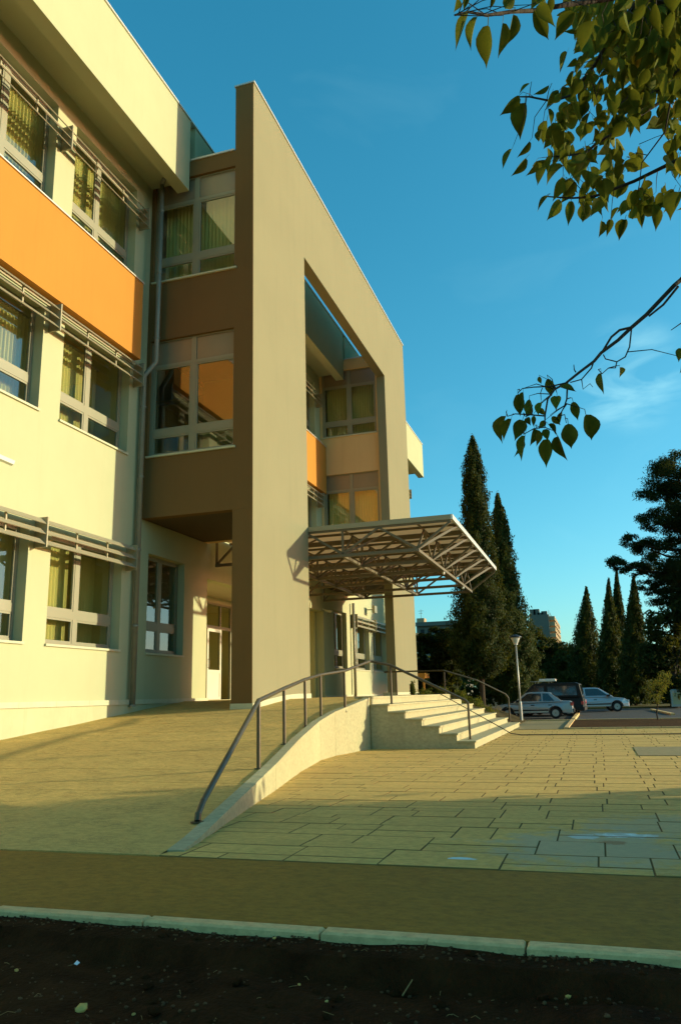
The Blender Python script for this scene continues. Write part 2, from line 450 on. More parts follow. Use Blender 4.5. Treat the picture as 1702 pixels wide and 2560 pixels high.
M['rim'] = surf('wheel_rim', (0.35, 0.34, 0.32), 0.35, 0.05, 6, 20, 0, metal=0.6)
M['redlamp'] = surf('red_lens', (0.30, 0.02, 0.015), 0.2, 0.05, 6, 20, 0, spec=0.6)
M['clearlamp'] = surf('clear_lens', (0.60, 0.60, 0.56), 0.15, 0.05, 6, 20, 0, spec=0.7)
M['lamp_pole'] = surf('galvanised_pole', (0.42, 0.42, 0.38), 0.45, 0.06, 4, 20, 0, metal=0.4)
M['lamp_shade'] = surf('opal_lamp_shade', (0.68, 0.68, 0.60), 0.4, 0.04, 4, 20, 0)
M['flat_grey'] = surf('apartment_concrete', (0.15, 0.15, 0.12), 0.9, 0.06, 0.15, 1, 0)
M['flat_side'] = surf('apartment_render', (0.50, 0.36, 0.20), 0.9, 0.12, 0.2, 1, 0)
def roof_sheet():
    m, nt, b = new_mat('translucent_roof_sheet')
    nt.nodes.remove(b)
    c = (0.74, 0.62, 0.46, 1)
    d = nt.nodes.new('ShaderNodeBsdfDiffuse'); d.inputs[0].default_value = c
    t = nt.nodes.new('ShaderNodeBsdfTranslucent'); t.inputs[0].default_value = c
    mx = nt.nodes.new('ShaderNodeMixShader'); mx.inputs[0].default_value = 0.6
    nt.links.new(d.outputs[0], mx.inputs[1]); nt.links.new(t.outputs[0], mx.inputs[2])
    nt.links.new(mx.outputs[0], nt.nodes['Material Output'].inputs[0])
    return m
M['roofsheet'] = roof_sheet()

# ================================================================== GROUND
def sheet(name, pts, z, mat, label=None):
    m = MB(); m.add([(p[0], p[1], z) for p in pts], [tuple(range(len(pts)))])
    o = m.build(name, mat); o['kind'] = 'structure'
    if label: o['label'] = label
    return o
sheet('ground', [(-300, -900), (1500, -900), (1500, 900), (-300, 900)], -0.34, M['ground'], 'dry bare ground reaching the horizon beyond the car park')
sheet('paver_bed', [(6.36, -14), (28.55, -14), (28.55, 6.2), (6.36, 3.7)], -0.010, M['joint'], 'dark joint bed below the stone paving')

WALL = [(6.55, 3.58, 0.015), (7.0, 3.66, 0.045), (10.97, 4.53, 0.36), (13.57, 5.13, 0.58), (16.0, 5.60, 0.80), (17.2, 5.66, 0.95), (19.33, 5.44, 1.235)]
def wall_y(x):
    for a, b in zip(WALL, WALL[1:]):
        if a[0] <= x <= b[0]:
            t = (x - a[0]) / (b[0] - a[0]); return a[1] + (b[1] - a[1]) * t
    return WALL[0][1] if x < WALL[0][0] else 5.44
def ramp_z(x):
    P = [(6.35, 0.0), (7.0, 0.035), (11, 0.345), (13.57, 0.555), (16.4, 0.79), (19.3, 1.06), (21.5, 1.245), (30, 1.245)]
    if x <= P[0][0]: return 0.0
    for a, b in zip(P, P[1:]):
        if x <= b[0]: return a[1] + (b[1] - a[1]) * (x - a[0]) / (b[0] - a[0])
    return 1.245

# plaza: every paver that shows large is an object of its own
plaza = empty('plaza', (16, 0, 0)); plaza['kind'] = 'structure'; plaza['label'] = 'square paved with rough ochre stones in staggered rows'
pavers = []
prs = random.Random(5)
def add_paver(a, b, c, d):
    if b - a < .06 or d - c < .08: return
    pavers.append((a + 0.0035, b - 0.0035, c + 0.004, d - 0.004, prs.uniform(-0.004, 0.004)))
# near the path: random ashlar, blocks of about 0.95 x 0.62 m broken up in different ways
x = 6.37
for x1 in (6.98, 7.60, 8.22, 8.84, 9.46, 10.06):
    y = 5.0 - prs.uniform(0, .6)
    while y > -13:
        w_ = prs.choice([.8, .95, 1.1]); y0 = y - w_
        lim = wall_y((x + x1) / 2) + .12
        k = prs.random(); f1 = prs.choice([.36, .5, .64]); g1 = prs.choice([.35, .5, .62])
        xm = x + (x1 - x) * f1; ym = y0 + w_ * g1
        if k < .42: cells = [(x, xm, y0, y), (xm, x1, y0, y)]
        elif k < .62: cells = [(x, xm, y0, y), (xm, x1, y0, ym), (xm, x1, ym, y)]
        elif k < .80: cells = [(x, xm, y0, ym), (x, xm, ym, y), (xm, x1, y0, y)]
        elif k < .90: cells = [(x, x1, y0, ym), (x, x1, ym, y)]
        else: cells = [(x, xm, y0, ym), (x, xm, ym, y), (xm, x1, y0, y0 + w_ * .6), (xm, x1, y0 + w_ * .6, y)]
        for c in cells: add_paver(c[0], c[1], c[2], min(c[3], lim))
        y = y0
    x = x1
ri = 0
rowd = [.44]
while x < 28.5:
    d = 0.42 * prs.uniform(.88, 1.12)
    x1 = min(x + d, 28.52)
    ymax = max(wall_y(x), wall_y(x1)) + 0.05 if x < 19.3 else 2.87
    if x > 0:
        o_ = (0.0, 0.16)[ri % 2] + prs.uniform(-.035, .035)
        k_ = math.floor((ymax - o_) / .66); ys = [ymax]; y = k_ * .66 + o_
        while y > -13:
            if prs.random() > .07: ys.append(y + prs.uniform(-.02, .02))
            y -= .66
    else:
        y = ymax - prs.uniform(0.2, 0.9); ys = [ymax, y]
        while y > -13:
            y -= prs.choice([0.62, 0.8, 0.95, 1.08, 1.2]); ys.append(y)
    for ya, yb in zip(ys, ys[1:]):
        if ya - yb < 0.08: continue
        pavers.append((x + 0.005, x1 - 0.005, yb + 0.0055, ya - 0.0055, prs.uniform(-0.004, 0.004)))
    x = x1; ri += 1
def paver_build(mb, name):
    o = mb.build(name, M['paver'], plaza)
    o.data.materials.append(M['joint'])
    idx = np.ones(len(o.data.polygons), dtype=np.int32); idx[::9] = 0      # the chamfered top is clean stone, the edges hold dark dirt
    o.data.polygons.foreach_set('material_index', idx)
    return o
def paver_mesh(mb, p):
    x0, x1, y0, y1, dz = p
    mb.bevbox(x0, x1, y0, y1, -0.014, dz * .6, 0.004)
def parea(p):
    q = [project((a, b, 0)) for a, b in ((p[0], p[2]), (p[1], p[2]), (p[1], p[3]), (p[0], p[3]))]
    if any(k is None for k in q): return 0
    cx = sum(k[0] for k in q) / 4; cy = sum(k[1] for k in q) / 4
    if not (-150 < cx < 1850 and 1500 < cy < 2600): return 0
    return 0.5 * abs(sum(q[i][0] * q[(i + 1) % 4][1] - q[(i + 1) % 4][0] * q[i][1] for i in range(4)))
pavers.sort(key=lambda p: -parea(p))
for p in pavers[:290]:
    mb = MB(); paver_mesh(mb, p); paver_build(mb, 'paver')
mb = MB()
for p in pavers[290:]: paver_mesh(mb, p)
o = paver_build(mb, 'far_pavers'); o['kind'] = 'stuff'
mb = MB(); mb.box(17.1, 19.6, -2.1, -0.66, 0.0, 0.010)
mb.build('shadow_patch', M['pavement'], plaza)  # thin darker slab in place of a soft shadow on the paving

# ramp of stamped concrete strips
ramp = empty('ramp', (12, 8, 0)); ramp['kind'] = 'structure'; ramp['label'] = 'wide sloping ramp of rough stamped concrete rising to the entrance'
cuts = [6.36, 9.05, 9.62, 10.6, 12.35, 13.5, 14.75, 16.2, 17.5, 19.3, 21.5]
for a, b in zip(cuts, cuts[1:]):
    mb = MB()
    xs = [a + 0.005 + (b - a - 0.010) * i / 4 for i in range(5)]
    top = []
    for xx in xs:
        yr = wall_y(xx) + 0.13 if xx < 19.3 else 5.74
        yl = 11.95 if xx < 18.9 else 11.95
        n = 9
        for j in range(n + 1):
            top.append((xx, yr + (yl - yr) * j / n, ramp_z(xx) + 0.004 * math.sin(3 * xx + 2.1 * j)))
    W = 10
    f = []
    for i in range(4):
        for j in range(9):
            q = i * W + j; f.append((q, q + W, q + W + 1, q + 1))
    base = len(top)
    v = top + [(p[0], p[1], p[2] - 0.05) for p in top]
    for j in range(9):
        f.append((j + 1, j, base + j)[:3] + (base + j + 1,)[:1]); q = 4 * W + j; f.append((q, q + 1, base + q + 1, base + q))
    mb.add(v, f); mb.build('ramp_slab', M['ramp'], ramp)
mb = MB()
bx = [6.36 + 0.5 * i for i in range(31)]
v = []
for xx in bx:
    v += [(xx, (wall_y(xx) if xx < 19.3 else 5.7) + 0.1, ramp_z(xx) - 0.022), (xx, 11.95, ramp_z(xx) - 0.022)]
mb.add(v, [(2 * i, 2 * i + 2, 2 * i + 3, 2 * i + 1) for i in range(30)])
mb.build('ramp_base', M['joint'], ramp)

# landing in front of and below the portal
landing = MB(); landing.box(21.5, 30.7, 5.43, 11.98, 0.0, 1.245); landing.box(30.7, 40.0, 7.9, 11.98, 0.0, 1.245); landing.box(19.36, 21.5, 5.43, 5.75, 0.0, 1.245)
o = landing.build('landing', M['ramp']); o['kind'] = 'structure'; o['label'] = 'flat concrete landing at the top of the entrance stairs'

# near concrete strip
o = MB().box(4.665, 6.345, -14, 20, -0.12, -0.004).build('path', M['strip']); o['kind'] = 'structure'; o['label'] = 'plain brushed concrete path running between kerb and paving'
o = MB().box(-3, 6.35, 12.05, 40, -0.1, -0.006).build('side_path', M['strip']) if False else None
kerb = empty('kerb', (4.58, 1, -0.1), 'pale concrete kerb edging the path beside the dark soil', 'kerb')
for k in range(-9, 14):
    ya = 0.48 + 1.135 * k
    MB().bevbox(4.545, 4.66, ya + 0.006, ya + 1.129, -0.22, 0.006 + random.uniform(-0.003, 0.003), 0.012).build('kerb_stone', M['kerb'], kerb)
sheet('kerb_bedding', [(4.56, -10), (4.65, -10), (4.65, 16), (4.56, 16)], -0.03, M['joint'], 'mortar bed under the kerb stones')
# soil bed in front, displaced
nx, ny = 70, 130
gx = np.linspace(-2.0, 4.60, nx); gy = np.linspace(-6, 9, ny)
XX, YY = np.meshgrid(gx, gy, indexing='ij')
ZZ = -0.115 + 0.02 * np.sin(XX * 2.3 + YY * 1.1) + 0.015 * np.sin(XX * 5.1 - YY * 3.7) + rng.normal(0, 0.008, XX.shape)
for _ in range(260):
    cx, cy, s, a = rng.uniform(-1, 4.5), rng.uniform(-3, 6), rng.uniform(0.04, 0.16), rng.uniform(-0.02, 0.035)
    ZZ += a * np.exp(-((XX - cx) ** 2 + (YY - cy) ** 2) / (2 * s * s))
ZZ = np.where(XX > 4.3, -0.036 + 0.006 * np.sin(YY * 2.2) + 0.006 * np.sin(YY * 7.3 + 1) + rng.normal(0, .004, YY.shape), ZZ)
mb = MB(); mb.v = [tuple(p) for p in np.stack([XX, YY, ZZ], -1).reshape(-1, 3)]
mb.f = [(i * ny + j, (i + 1) * ny + j, (i + 1) * ny + j + 1, i * ny + j + 1) for i in range(nx - 1) for j in range(ny - 1)]
o = mb.build('soil', M['soil'], smooth=True); o['kind'] = 'structure'; o['label'] = 'dark bare soil of the planting bed in the foreground'
def soil_z(x, y):
    i = int(np.clip((x + 2) / 6.60 * (nx - 1), 0, nx - 1)); j = int(np.clip((y + 6) / 15 * (ny - 1), 0, ny - 1))
    return float(ZZ[i, j])
ICO = None
def ico_verts():
    global ICO
    if ICO is None:
        bm = bmesh.new(); bmesh.ops.create_icosphere(bm, subdivisions=1, radius=1)
        bm.verts.ensure_lookup_table()
        ICO = ([v.co.copy() for v in bm.verts], [tuple(v.index for v in f.verts) for f in bm.faces]); bm.free()
    return ICO
def rock(mb, c, r, seed=None):
    v, f = ico_verts()
    s = Vector((random.uniform(.7, 1.3), random.uniform(.7, 1.3), random.uniform(.45, .8))) * r
    e = Euler((random.uniform(-.3, .3), random.uniform(-.3, .3), random.uniform(0, 6))).to_matrix()
    mb.add([Vector(c) + e @ Vector((p.x * s.x, p.y * s.y, p.z * s.z)) * random.uniform(.85, 1.12) for p in v], f)
mb = MB()
for _ in range(2200):
    xx = 4.55 - abs(random.gauss(0, .06)) if random.random() < .25 else random.uniform(2.4, 4.5); yy = random.uniform(-1.2, 4.6)
    rock(mb, (xx, yy, soil_z(xx, yy) + 0.002), random.uniform(0.003, 0.012))
o = mb.build('gravel', M['stone']); tag(o, 'small pebbles and clods scattered over the dark soil', 'gravel', kind='stuff')
mb = MB()
for _ in range(200):
    xx = random.uniform(2.4, 4.45); yy = random.uniform(-1.2, 4.6); a = random.uniform(0, 6.28); l = random.uniform(.02, .07)
    z = soil_z(xx, yy) + 0.006
    mb.tube([(xx, yy, z), (xx + l * .5 * math.cos(a), yy + l * .5 * math.sin(a), z + random.uniform(0, .012)), (xx + l * math.cos(a), yy + l * math.sin(a), z)], 0.0012, 4)
pass
mc = MB()
for _ in range(420):
    xx = random.uniform(2.3, 4.5); yy = random.uniform(-1.4, 4.8)
    if math.sin(xx * 3.1 + 1) + math.sin(yy * 2.3 + xx) + random.gauss(0, .6) < .3: continue
    rock(mc, (xx, yy, soil_z(xx, yy) - .002), random.uniform(0.012, 0.04))
o = mc.build('clods', M['soil']); tag(o, 'crumbly clods of dark earth lying in patches on the soil bed', 'clods', kind='stuff')
o = mb.build('dead_stalks', M['straw']); tag(o, 'dry stalks and leaf bits littering the dark soil', 'litter', kind='stuff')
for px, r, lab in (((205, 2513), .030, 'large yellowish stone low at the left of the dark soil'), ((335, 2514), .014, 'round pale pebble right of the large yellowish stone'),
              ((42, 2432), .013, 'flat pale pebble at the far left of the soil bed'), ((686, 2384), .012, 'yellow pebble nearest the middle kerb joint'),
              ((748, 2458), .009, 'tiny pale pebble below the yellow pebble by the kerb joint'), ((463, 2360), .016, 'grey brown stone close under the left half of the kerb'), ((816, 2492), .012, 'small yellow pebble at the middle of the soil bed'),
              ((1483, 2448), .012, 'pale round pebble in the soil at the right'), ((1420, 2496), .016, 'brown pebble low in the soil at the right')):
    P = on_z(px, -0.11); P.z = soil_z(P.x, P.y) + r * .3
    mb = MB(); rock(mb, P, r); tag(mb.build('stone', M['paver'], smooth=False), lab, 'stone', 'stones lying on the soil')
P = on_z((1005, 2475), -0.10); Q = on_z((1072, 2402), -0.10)
tag(MB().tube([(P.x, P.y, soil_z(P.x, P.y) + .015), ((P.x + Q.x) / 2 + .004, (P.y + Q.y) / 2, soil_z(P.x, P.y) + .045), (Q.x, Q.y, soil_z(Q.x, Q.y) + .03)], [.004, .003, .0015], 6).build('twig', M['straw']), 'pale bent straw stick lying on the dark soil right of the middle', 'twig')
P = on_z((193, 2404), -0.10); z = soil_z(P.x, P.y) + .008
m = MB(); m.add([(P.x - .012, P.y - .010, z), (P.x + .012, P.y - .012, z + .006), (P.x + .016, P.y + .010, z + .016), (P.x - .010, P.y + .012, z + .004), (P.x, P.y, z + .012)], [(0, 1, 4), (1, 2, 4), (2, 3, 4), (3, 0, 4)])
tag(m.build('paper_scrap', M['paper']), 'crumpled scrap of white paper on the dark soil', 'litter')

# beyond the plaza
o = MB().box(28.56, 36.2, 1.22, 9.0, -0.10, 0.012).build('pavement', M['pavement']); o['kind'] = 'structure'; o['label'] = 'concrete pavement behind the stairs leading to the parked cars'
o = MB().box(28.66, 36.3, -60, 1.02, -0.10, 0.04).build('planting_bed', M['bed']); o['kind'] = 'structure'; o['label'] = 'long bare bed of reddish brown soil between paving and car park'
k2 = empty('bed_kerb', (28.6, -3, 0), 'white kerb around the reddish brown planting bed', 'kerb')
for i in range(14): MB().bevbox(28.56, 28.66, -14 + i * 1.1 + .006, -14 + (i + 1) * 1.1 - .006 if i < 13 else 1.02, -.05, .055, .01).build('kerb_stone', M['kerb'], k2)
for i in range(7): MB().bevbox(28.70 + i * 1.1, 28.70 + (i + 1) * 1.1 - .01, 1.03, 1.20, -.05, .065, .01).build('kerb_stone', M['kerb'], k2)
k3 = empty('parking_kerb', (36.4, 4, 0), 'long pale kerb in front of the silver saloon and lamp post', 'kerb')
for i in range(22): MB().bevbox(36.32, 36.46, -14 + i * 1.1 + .006, -14 + (i + 1) * 1.1 - .006, -.10, .06, .01).build('kerb_stone', M['kerb'], k3)
o = MB().box(36.5, 58, -70, 30, -0.12, -0.02).build('car_park', M['asphalt']); o['kind'] = 'structure'; o['label'] = 'grey asphalt car park in front of the dark trees'
k4 = empty('parking_divider', (44, 1.1, 0), 'pale kerb running away past the right side of the saloon', 'kerb')
for i in range(8): MB().bevbox(37.0 + i * 1.1, 37.0 + (i + 1) * 1.1 - .01, 1.03, 1.20, -.05, .08, .01).build('kerb_stone', M['kerb'], k4)
k5 = empty('far_parking_kerb', (50, -4, 0), 'short pale kerb crossing the asphalt at the right', 'kerb')
a = on_z((1628, 1775)); b = on_z((1682, 1787))
for i in range(5):
    p = a.lerp(b, i / 5); q = a.lerp(b, (i + .95) / 5)
    MB().bar((p.x, p.y, .02), (q.x, q.y, .02), .2, .1).build('kerb_stone', M['kerb'], k5)
o = MB().box(58, 66, -70, 40, -0.12, 0.10).build('grass_verge', M['drygrass']); o['kind'] = 'structure'; o['label'] = 'strip of dry yellow grass at the edge of the car park'
bed_m = MB()
bys = [3.05, 3.7, 4.4, 5.2, 6.2, 7.88]; bzs = [0.05, 0.32, 0.62, 0.90, 1.08, 1.16]
bv_ = []
for i in range(10):
    xx = 30.72 + 0.6 * i
    for y_, z_ in zip(bys, bzs): bv_.append((xx, y_, z_ + random.uniform(-.04, .04)))
bed_m.add(bv_, [(i * 6 + j, (i + 1) * 6 + j, (i + 1) * 6 + j + 1, i * 6 + j + 1) for i in range(9) for j in range(5)])
o = bed_m.build('flower_bed', M['ground']); o['kind'] = 'structure'; o['label'] = 'sloping planted soil bed beside the far end of the stairs'
def bed_z(y): return float(np.interp(y, bys, bzs))

# ================================================================== RAMP WALL
rw = empty('ramp_wall', (13, 5, 0), 'pale cement retaining wall rising beside the ramp', 'wall')
def wall_piece(a, b, t, zt_off, zb, name, mat, out=0.0):
    A = Vector((a[0], a[1], 0)); B = Vector((b[0], b[1], 0)); d = (B - A).normalized(); n = Vector((-d.y, d.x, 0))
    A = A + d * 0.004; B = B - d * 0.004
    v = []
    for P, z in ((A, a[2]), (B, b[2])):
        for off in (-out, t):
            for zz in (zb if zb is not None else 0, 1):
                pass
        o1 = P - n * out; o2 = P + n * t
        lo = (z - 0.05) if zb is None else zb
        hi = z + zt_off
        v += [(o1.x, o1.y, lo), (o2.x, o2.y, lo), (o2.x, o2.y, hi), (o1.x, o1.y, hi)]
    MB().add(v, [(0, 1, 2, 3), (7, 6, 5, 4), (0, 4, 5, 1), (1, 5, 6, 2), (2, 6, 7, 3), (3, 7, 4, 0)]).build(name, mat, rw)
for a, b in zip(WALL, WALL[1:]):
    wall_piece(a, b, 0.13, -0.045 if a[2] > .03 else -0.012, -0.05, 'wall_panel', M['rampwall'])
    wall_piece(a, b, 0.15, 0.0, None if a[2] > .03 else -0.02, 'coping', M['stair'], 0.006)

# ================================================================== STAIRS
st = empty('entrance_stairs', (25, 3, 0), 'broad flight of seven pale stone steps beside the ramp', 'stairs')
RH = 0.178; TD = 0.42; SX0, SX1 = 19.32, 30.62
for k in range(6):
    y0 = 2.88 + TD * k
    MB().box(SX0, SX1, y0, y0 + TD if k < 5 else 5.42, 0.0, RH * (k + 1) - 0.042).build('step', M['stair'], st)
    n = 7
    for i in range(n):
        xa = SX0 - 0.03 + (SX1 - SX0 + 0.06) * i / n; xb = SX0 - 0.03 + (SX1 - SX0 + 0.06) * (i + 1) / n
        MB().bevbox(xa + .002, xb - .002, y0 - 0.035, y0 + TD - 0.002, RH * (k + 1) - 0.04, RH * (k + 1), 0.006).build('tread', M['stair'], st)
n = 7
for i in range(n):
    xa = SX0 + 0.06 + (SX1 - SX0 - .06) * i / n; xb = SX0 + .06 + (SX1 - SX0 - .06) * (i + 1) / n
    MB().bevbox(xa + .002, xb - .002, 5.385, 5.85, 1.21, 1.262, 0.006).build('tread', M['stair'], st)
    MB().box(xa + .001, xb - .001, 5.405, 5.429, RH * 6, 1.208).build('riser', M['stair'], st)

# ================================================================== HANDRAILS
def post(P, top, parent):
    MB().tube([(P[0], P[1], P[2]), (P[0], P[1], top)], 0.030, 10).build('post', M['dark_metal'], parent, smooth=False)
    MB().lathe((P[0], P[1], P[2]), [(0.06, 0.0), (0.06, 0.012)], 12).build('base_flange', M['dark_metal'], parent)
hr = empty('handrail', (13, 5, 0), 'dark metal handrail climbing the ramp wall then down the near side of the stairs', 'handrail', 'handrails of the entrance')
def onwall(xx):
    return wall_y(xx) + 0.20
pp = []
for xx in (10.65, 12.95, 15.28, 16.75):
    pp.append((xx, onwall(xx), ramp_z(xx)))
p5 = on_y((862, 1757), 5.62); pp.append((p5.x, 5.62, ramp_z(p5.x)))
rail = [(7.56, 3.98, 0.10), (7.58, 3.985, 0.16), (7.75, 4.02, 0.26)]
for p in pp: rail.append((p[0], p[1], p[2] + 0.94))
corner = on_y((925, 1653), 5.42); rail.append(tuple(corner))
b6 = on_x((950, 1757), 19.55)
b6 = Vector((19.62, 4.95, RH * 6)); t6 = b6.z + 0.93
rail.append((b6.x, b6.y, t6 + .03))
b7 = Vector((19.95, 3.08, RH)); rail.append((b7.x, b7.y + .06, b7.z + 0.93)); rail.append((b7.x, b7.y, b7.z + 0.86)); 
MB().tube(rail, 0.034, 12).build('rail', M['dark_metal'], hr)
for p in pp: post(p, p[2] + 0.92, hr)
post(b6, t6, hr); post(b7, b7.z + 0.87, hr)
MB().lathe((7.56, 3.98, 0.08), [(0.07, 0), (0.07, 0.014)], 12).build('base_flange', M['dark_metal'], hr)
hr2 = empty('handrail', (31, 4, 0), 'dark metal handrail on the far side of the stairs', 'handrail', 'handrails of the entrance')
pa = on_x((1113, 1740), 30.45); pb = on_z((1270, 1815), 0.0)
MB().tube([on_x((960, 1680), 30.6), on_x((1108, 1676), 30.45), on_x((1190, 1700), 30.9), on_x((1262, 1735), 31.6), on_x((1270, 1745), 31.7)], 0.032, 10).build('rail', M['dark_metal'], hr2)
pt = on_x((1113, 1680), 30.45); post((pa.x, pa.y, pa.z - .05), pt.z, hr2)
pt = on_x((1270, 1745), 31.7); post((pt.x, pt.y, 0.0), pt.z, hr2)
mid = on_x((990, 1679), 30.55); post((mid.x, mid.y, 1.24), mid.z, hr2)

# ================================================================== SCHOOL BUILDING
bld = empty('school_building', (28.85, 11.9, 0), 'three storey cream and orange school with a tall tan portal frame', 'school')
YW, TH = 11.9, 0.38
def part(name, mb, mat, smooth=False): return mb.build(name, mat, bld, smooth=smooth)
def wall(axis, u0, u1, z0, z1, pos, th, openings, name, mat, extra_u=(), sgn=1):
    """wall with rectangular openings; axis 'y': outer face at y=pos facing -Y (sgn 1), u = x; axis 'x': outer face at x=pos facing -X (sgn 1) or +X (sgn -1), u = y"""
    us = sorted(set([u0, u1] + [k for o in openings for k in (o[0], o[1])]))
    zs = sorted(set([z0, z1] + [k for o in openings for k in (o[2], o[3])]))
    us = [u for u in us if u0 <= u <= u1]; zs = [z for z in zs if z0 <= z <= z1]
    def solid(i, j):
        if i < 0 or j < 0 or i >= len(us) - 1 or j >= len(zs) - 1: return False
        cu = (us[i] + us[i + 1]) / 2; cz = (zs[j] + zs[j + 1]) / 2
        return not any(o[0] < cu < o[1] and o[2] < cz < o[3] for o in openings)
    mb = MB()
    def P(u, z, d):
        return (u, pos + d * sgn, z) if axis == 'y' else (pos + d * sgn, u, z)
    for i in range(len(us) - 1):
        for j in range(len(zs) - 1):
            if not solid(i, j): continue
            a, b, c, d = us[i], us[i + 1], zs[j], zs[j + 1]
            q = lambda *pts: mb.add(pts, [tuple(range(len(pts)))])
            q(P(a, c, 0), P(b, c, 0), P(b, d, 0), P(a, d, 0))
            q(P(a, c, th), P(a, d, th), P(b, d, th), P(b, c, th))
            if not solid(i - 1, j): q(P(a, c, 0), P(a, d, 0), P(a, d, th), P(a, c, th))
            if not solid(i + 1, j): q(P(b, c, 0), P(b, c, th), P(b, d, th), P(b, d, 0))
            if not solid(i, j - 1): q(P(a, c, 0), P(a, c, th), P(b, c, th), P(b, c, 0))
            if not solid(i, j + 1): q(P(a, d, 0), P(b, d, 0), P(b, d, th), P(a, d, th))
    # merge duplicate vertices so the face is one skin
    m = mb.mesh(name, (0, 0, 0))
    bm = bmesh.new(); bm.from_mesh(m); bmesh.ops.remove_doubles(bm, verts=bm.verts, dist=1e-4)
    bmesh.ops.recalc_face_normals(bm, faces=bm.faces); bm.to_mesh(m); bm.free()
    a = np.array([v.co[:] for v in m.vertices]); lo = a.min(0); hi = a.max(0)
    org = Vector(((lo[0] + hi[0]) / 2, (lo[1] + hi[1]) / 2, lo[2]))
    m.transform(Matrix.Translation(-org))
    return place(name, m, mat, bld, org)

def window(axis, u0, u1, z0, z1, pos, cells_u, rows, sgn=1, back=0.26, sill=True, glass='glass', sill_proud=0.05, fw=0.07, mw=0.13):
    """rows: list of (z_bottom, z_top, 'pane'|'panel'), inner; cells_u: list of (ua, ub) inner"""
    def P(u, z, d): return (u, pos + d * sgn, z) if axis == 'y' else (pos + d * sgn, u, z)
    def bx(mb, a, b, c, d, d0, d1):
        p, q = P(a, c, d0), P(b, d, d1)
        mb.box(min(p[0], q[0]), max(p[0], q[0]), min(p[1], q[1]), max(p[1], q[1]), c, d)
    fr = MB()
    # outer ring and mullions / transoms, butted
    bx(fr, u0, cells_u[0][0], z0, z1, back, back + .09); bx(fr, cells_u[-1][1], u1, z0, z1, back, back + .09)
    for a, b in zip(cells_u, cells_u[1:]): bx(fr, a[1], b[0], z0, z1, back, back + .09)
    for (ua, ub) in cells_u:
        bx(fr, ua, ub, z0, rows[0][0], back, back + .09); bx(fr, ua, ub, rows[-1][1], z1, back, back + .09)
        for a, b in zip(rows, rows[1:]): bx(fr, ua, ub, a[1], b[0], back, back + .09)
    f = part('window', fr, M['frame'])
    for (ua, ub) in cells_u:
        for (za, zb, kind) in rows:
            if kind == 'pane':
                s = MB(); w = 0.05; i0 = back + .012
                bx(s, ua, ub, za, za + w, i0, i0 + .06); bx(s, ua, ub, zb - w, zb, i0, i0 + .06)
                bx(s, ua, ua + w, za + w, zb - w, i0, i0 + .06); bx(s, ub - w, ub, za + w, zb - w, i0, i0 + .06)
                s.build('sash', M['frame'], f)
                g = MB(); bx(g, ua + w, ub - w, za + w, zb - w, back + .040, back + .048)
                g.build('pane', M[glass], f)
            else:
                g = MB(); bx(g, ua + .004, ub - .004, za + .004, zb - .004, back + .03, back + .05); g.build('infill_panel', M['panel'], f)
    if sill:
        s = MB(); bx(s, u0 - .02, u1 + .02, z0 - .055, z0, -sill_proud, back); s.build('sill', M['white_stone'], f)
    return f
slat_mesh = {}
def blinds(axis, u0, u1, z0, z1, pos, sgn=1, pitch=0.125, w=0.115, ang=28, skip=()):
    def P(u, d): return (u, pos + d * sgn) if axis == 'y' else (pos + d * sgn, u)
    c = P((u0 + u1) / 2, 0)
    h = MB()
    if axis == 'y': h.box(u0, u1, pos - .03, pos + .03, z1, z1 + .05)
    else: h.box(pos - .03, pos + .03, u0, u1, z1, z1 + .05)
    b = part('vertical_blind', h, M['ceiling'])
    n = int((u1 - u0) / pitch)
    key = round(z1 - z0, 2)
    if key not in slat_mesh:
        s = MB(); hh = z1 - z0
        s.add([(-w / 2, 0, 0), (0, .012, 0), (w / 2, 0, 0), (w / 2, 0, hh), (0, .012, hh), (-w / 2, 0, hh),
               (-w / 2, -.002, 0), (0, .010, 0), (w / 2, -.002, 0), (w / 2, -.002, hh), (0, .010, hh), (-w / 2, -.002, hh)],
              [(0, 1, 4, 5), (1, 2, 3, 4), (11, 10, 7, 6), (10, 9, 8, 7)])
        slat_mesh[key] = s.mesh('slat')
    for i in range(n):
        if any(a <= i <= bb for a, bb in skip): continue
        u = u0 + pitch * (i + .5); p = P(u, 0)
        o = place('slat', slat_mesh[key], M['slat'], b, (p[0], p[1], z0))
        o.rotation_euler = (0, 0, R(ang + random.uniform(-5, 5)) + (0 if axis == 'y' else R(90)))
    return b

PITCH = 3.72
SILL = [2.62, 8.04, 13.47]; HEAD = [5.25, 10.68, 16.4]
def wing_window(u0, f, wide=2.95):
    u1 = u0 + wide
    m = u0 + 0.47 * wide
    z0, z1 = SILL[f], HEAD[f]
    window('y', u0, u1, z0, z1, YW, [(u0 + .07, m - .08), (m + .08, u1 - .07)], [(z0 + .08, z0 + .66, 'pane'), (z0 + .86, z1 - .07, 'pane')])
west = [15.1 - PITCH * k for k in range(4)]
midb = [23.75, 27.4, 31.05]
east = [39.65 + PITCH * k for k in range(4)]
FLOORZ = [(1.05, 6.6), (6.6, 12.0), (12.0, 17.0)]
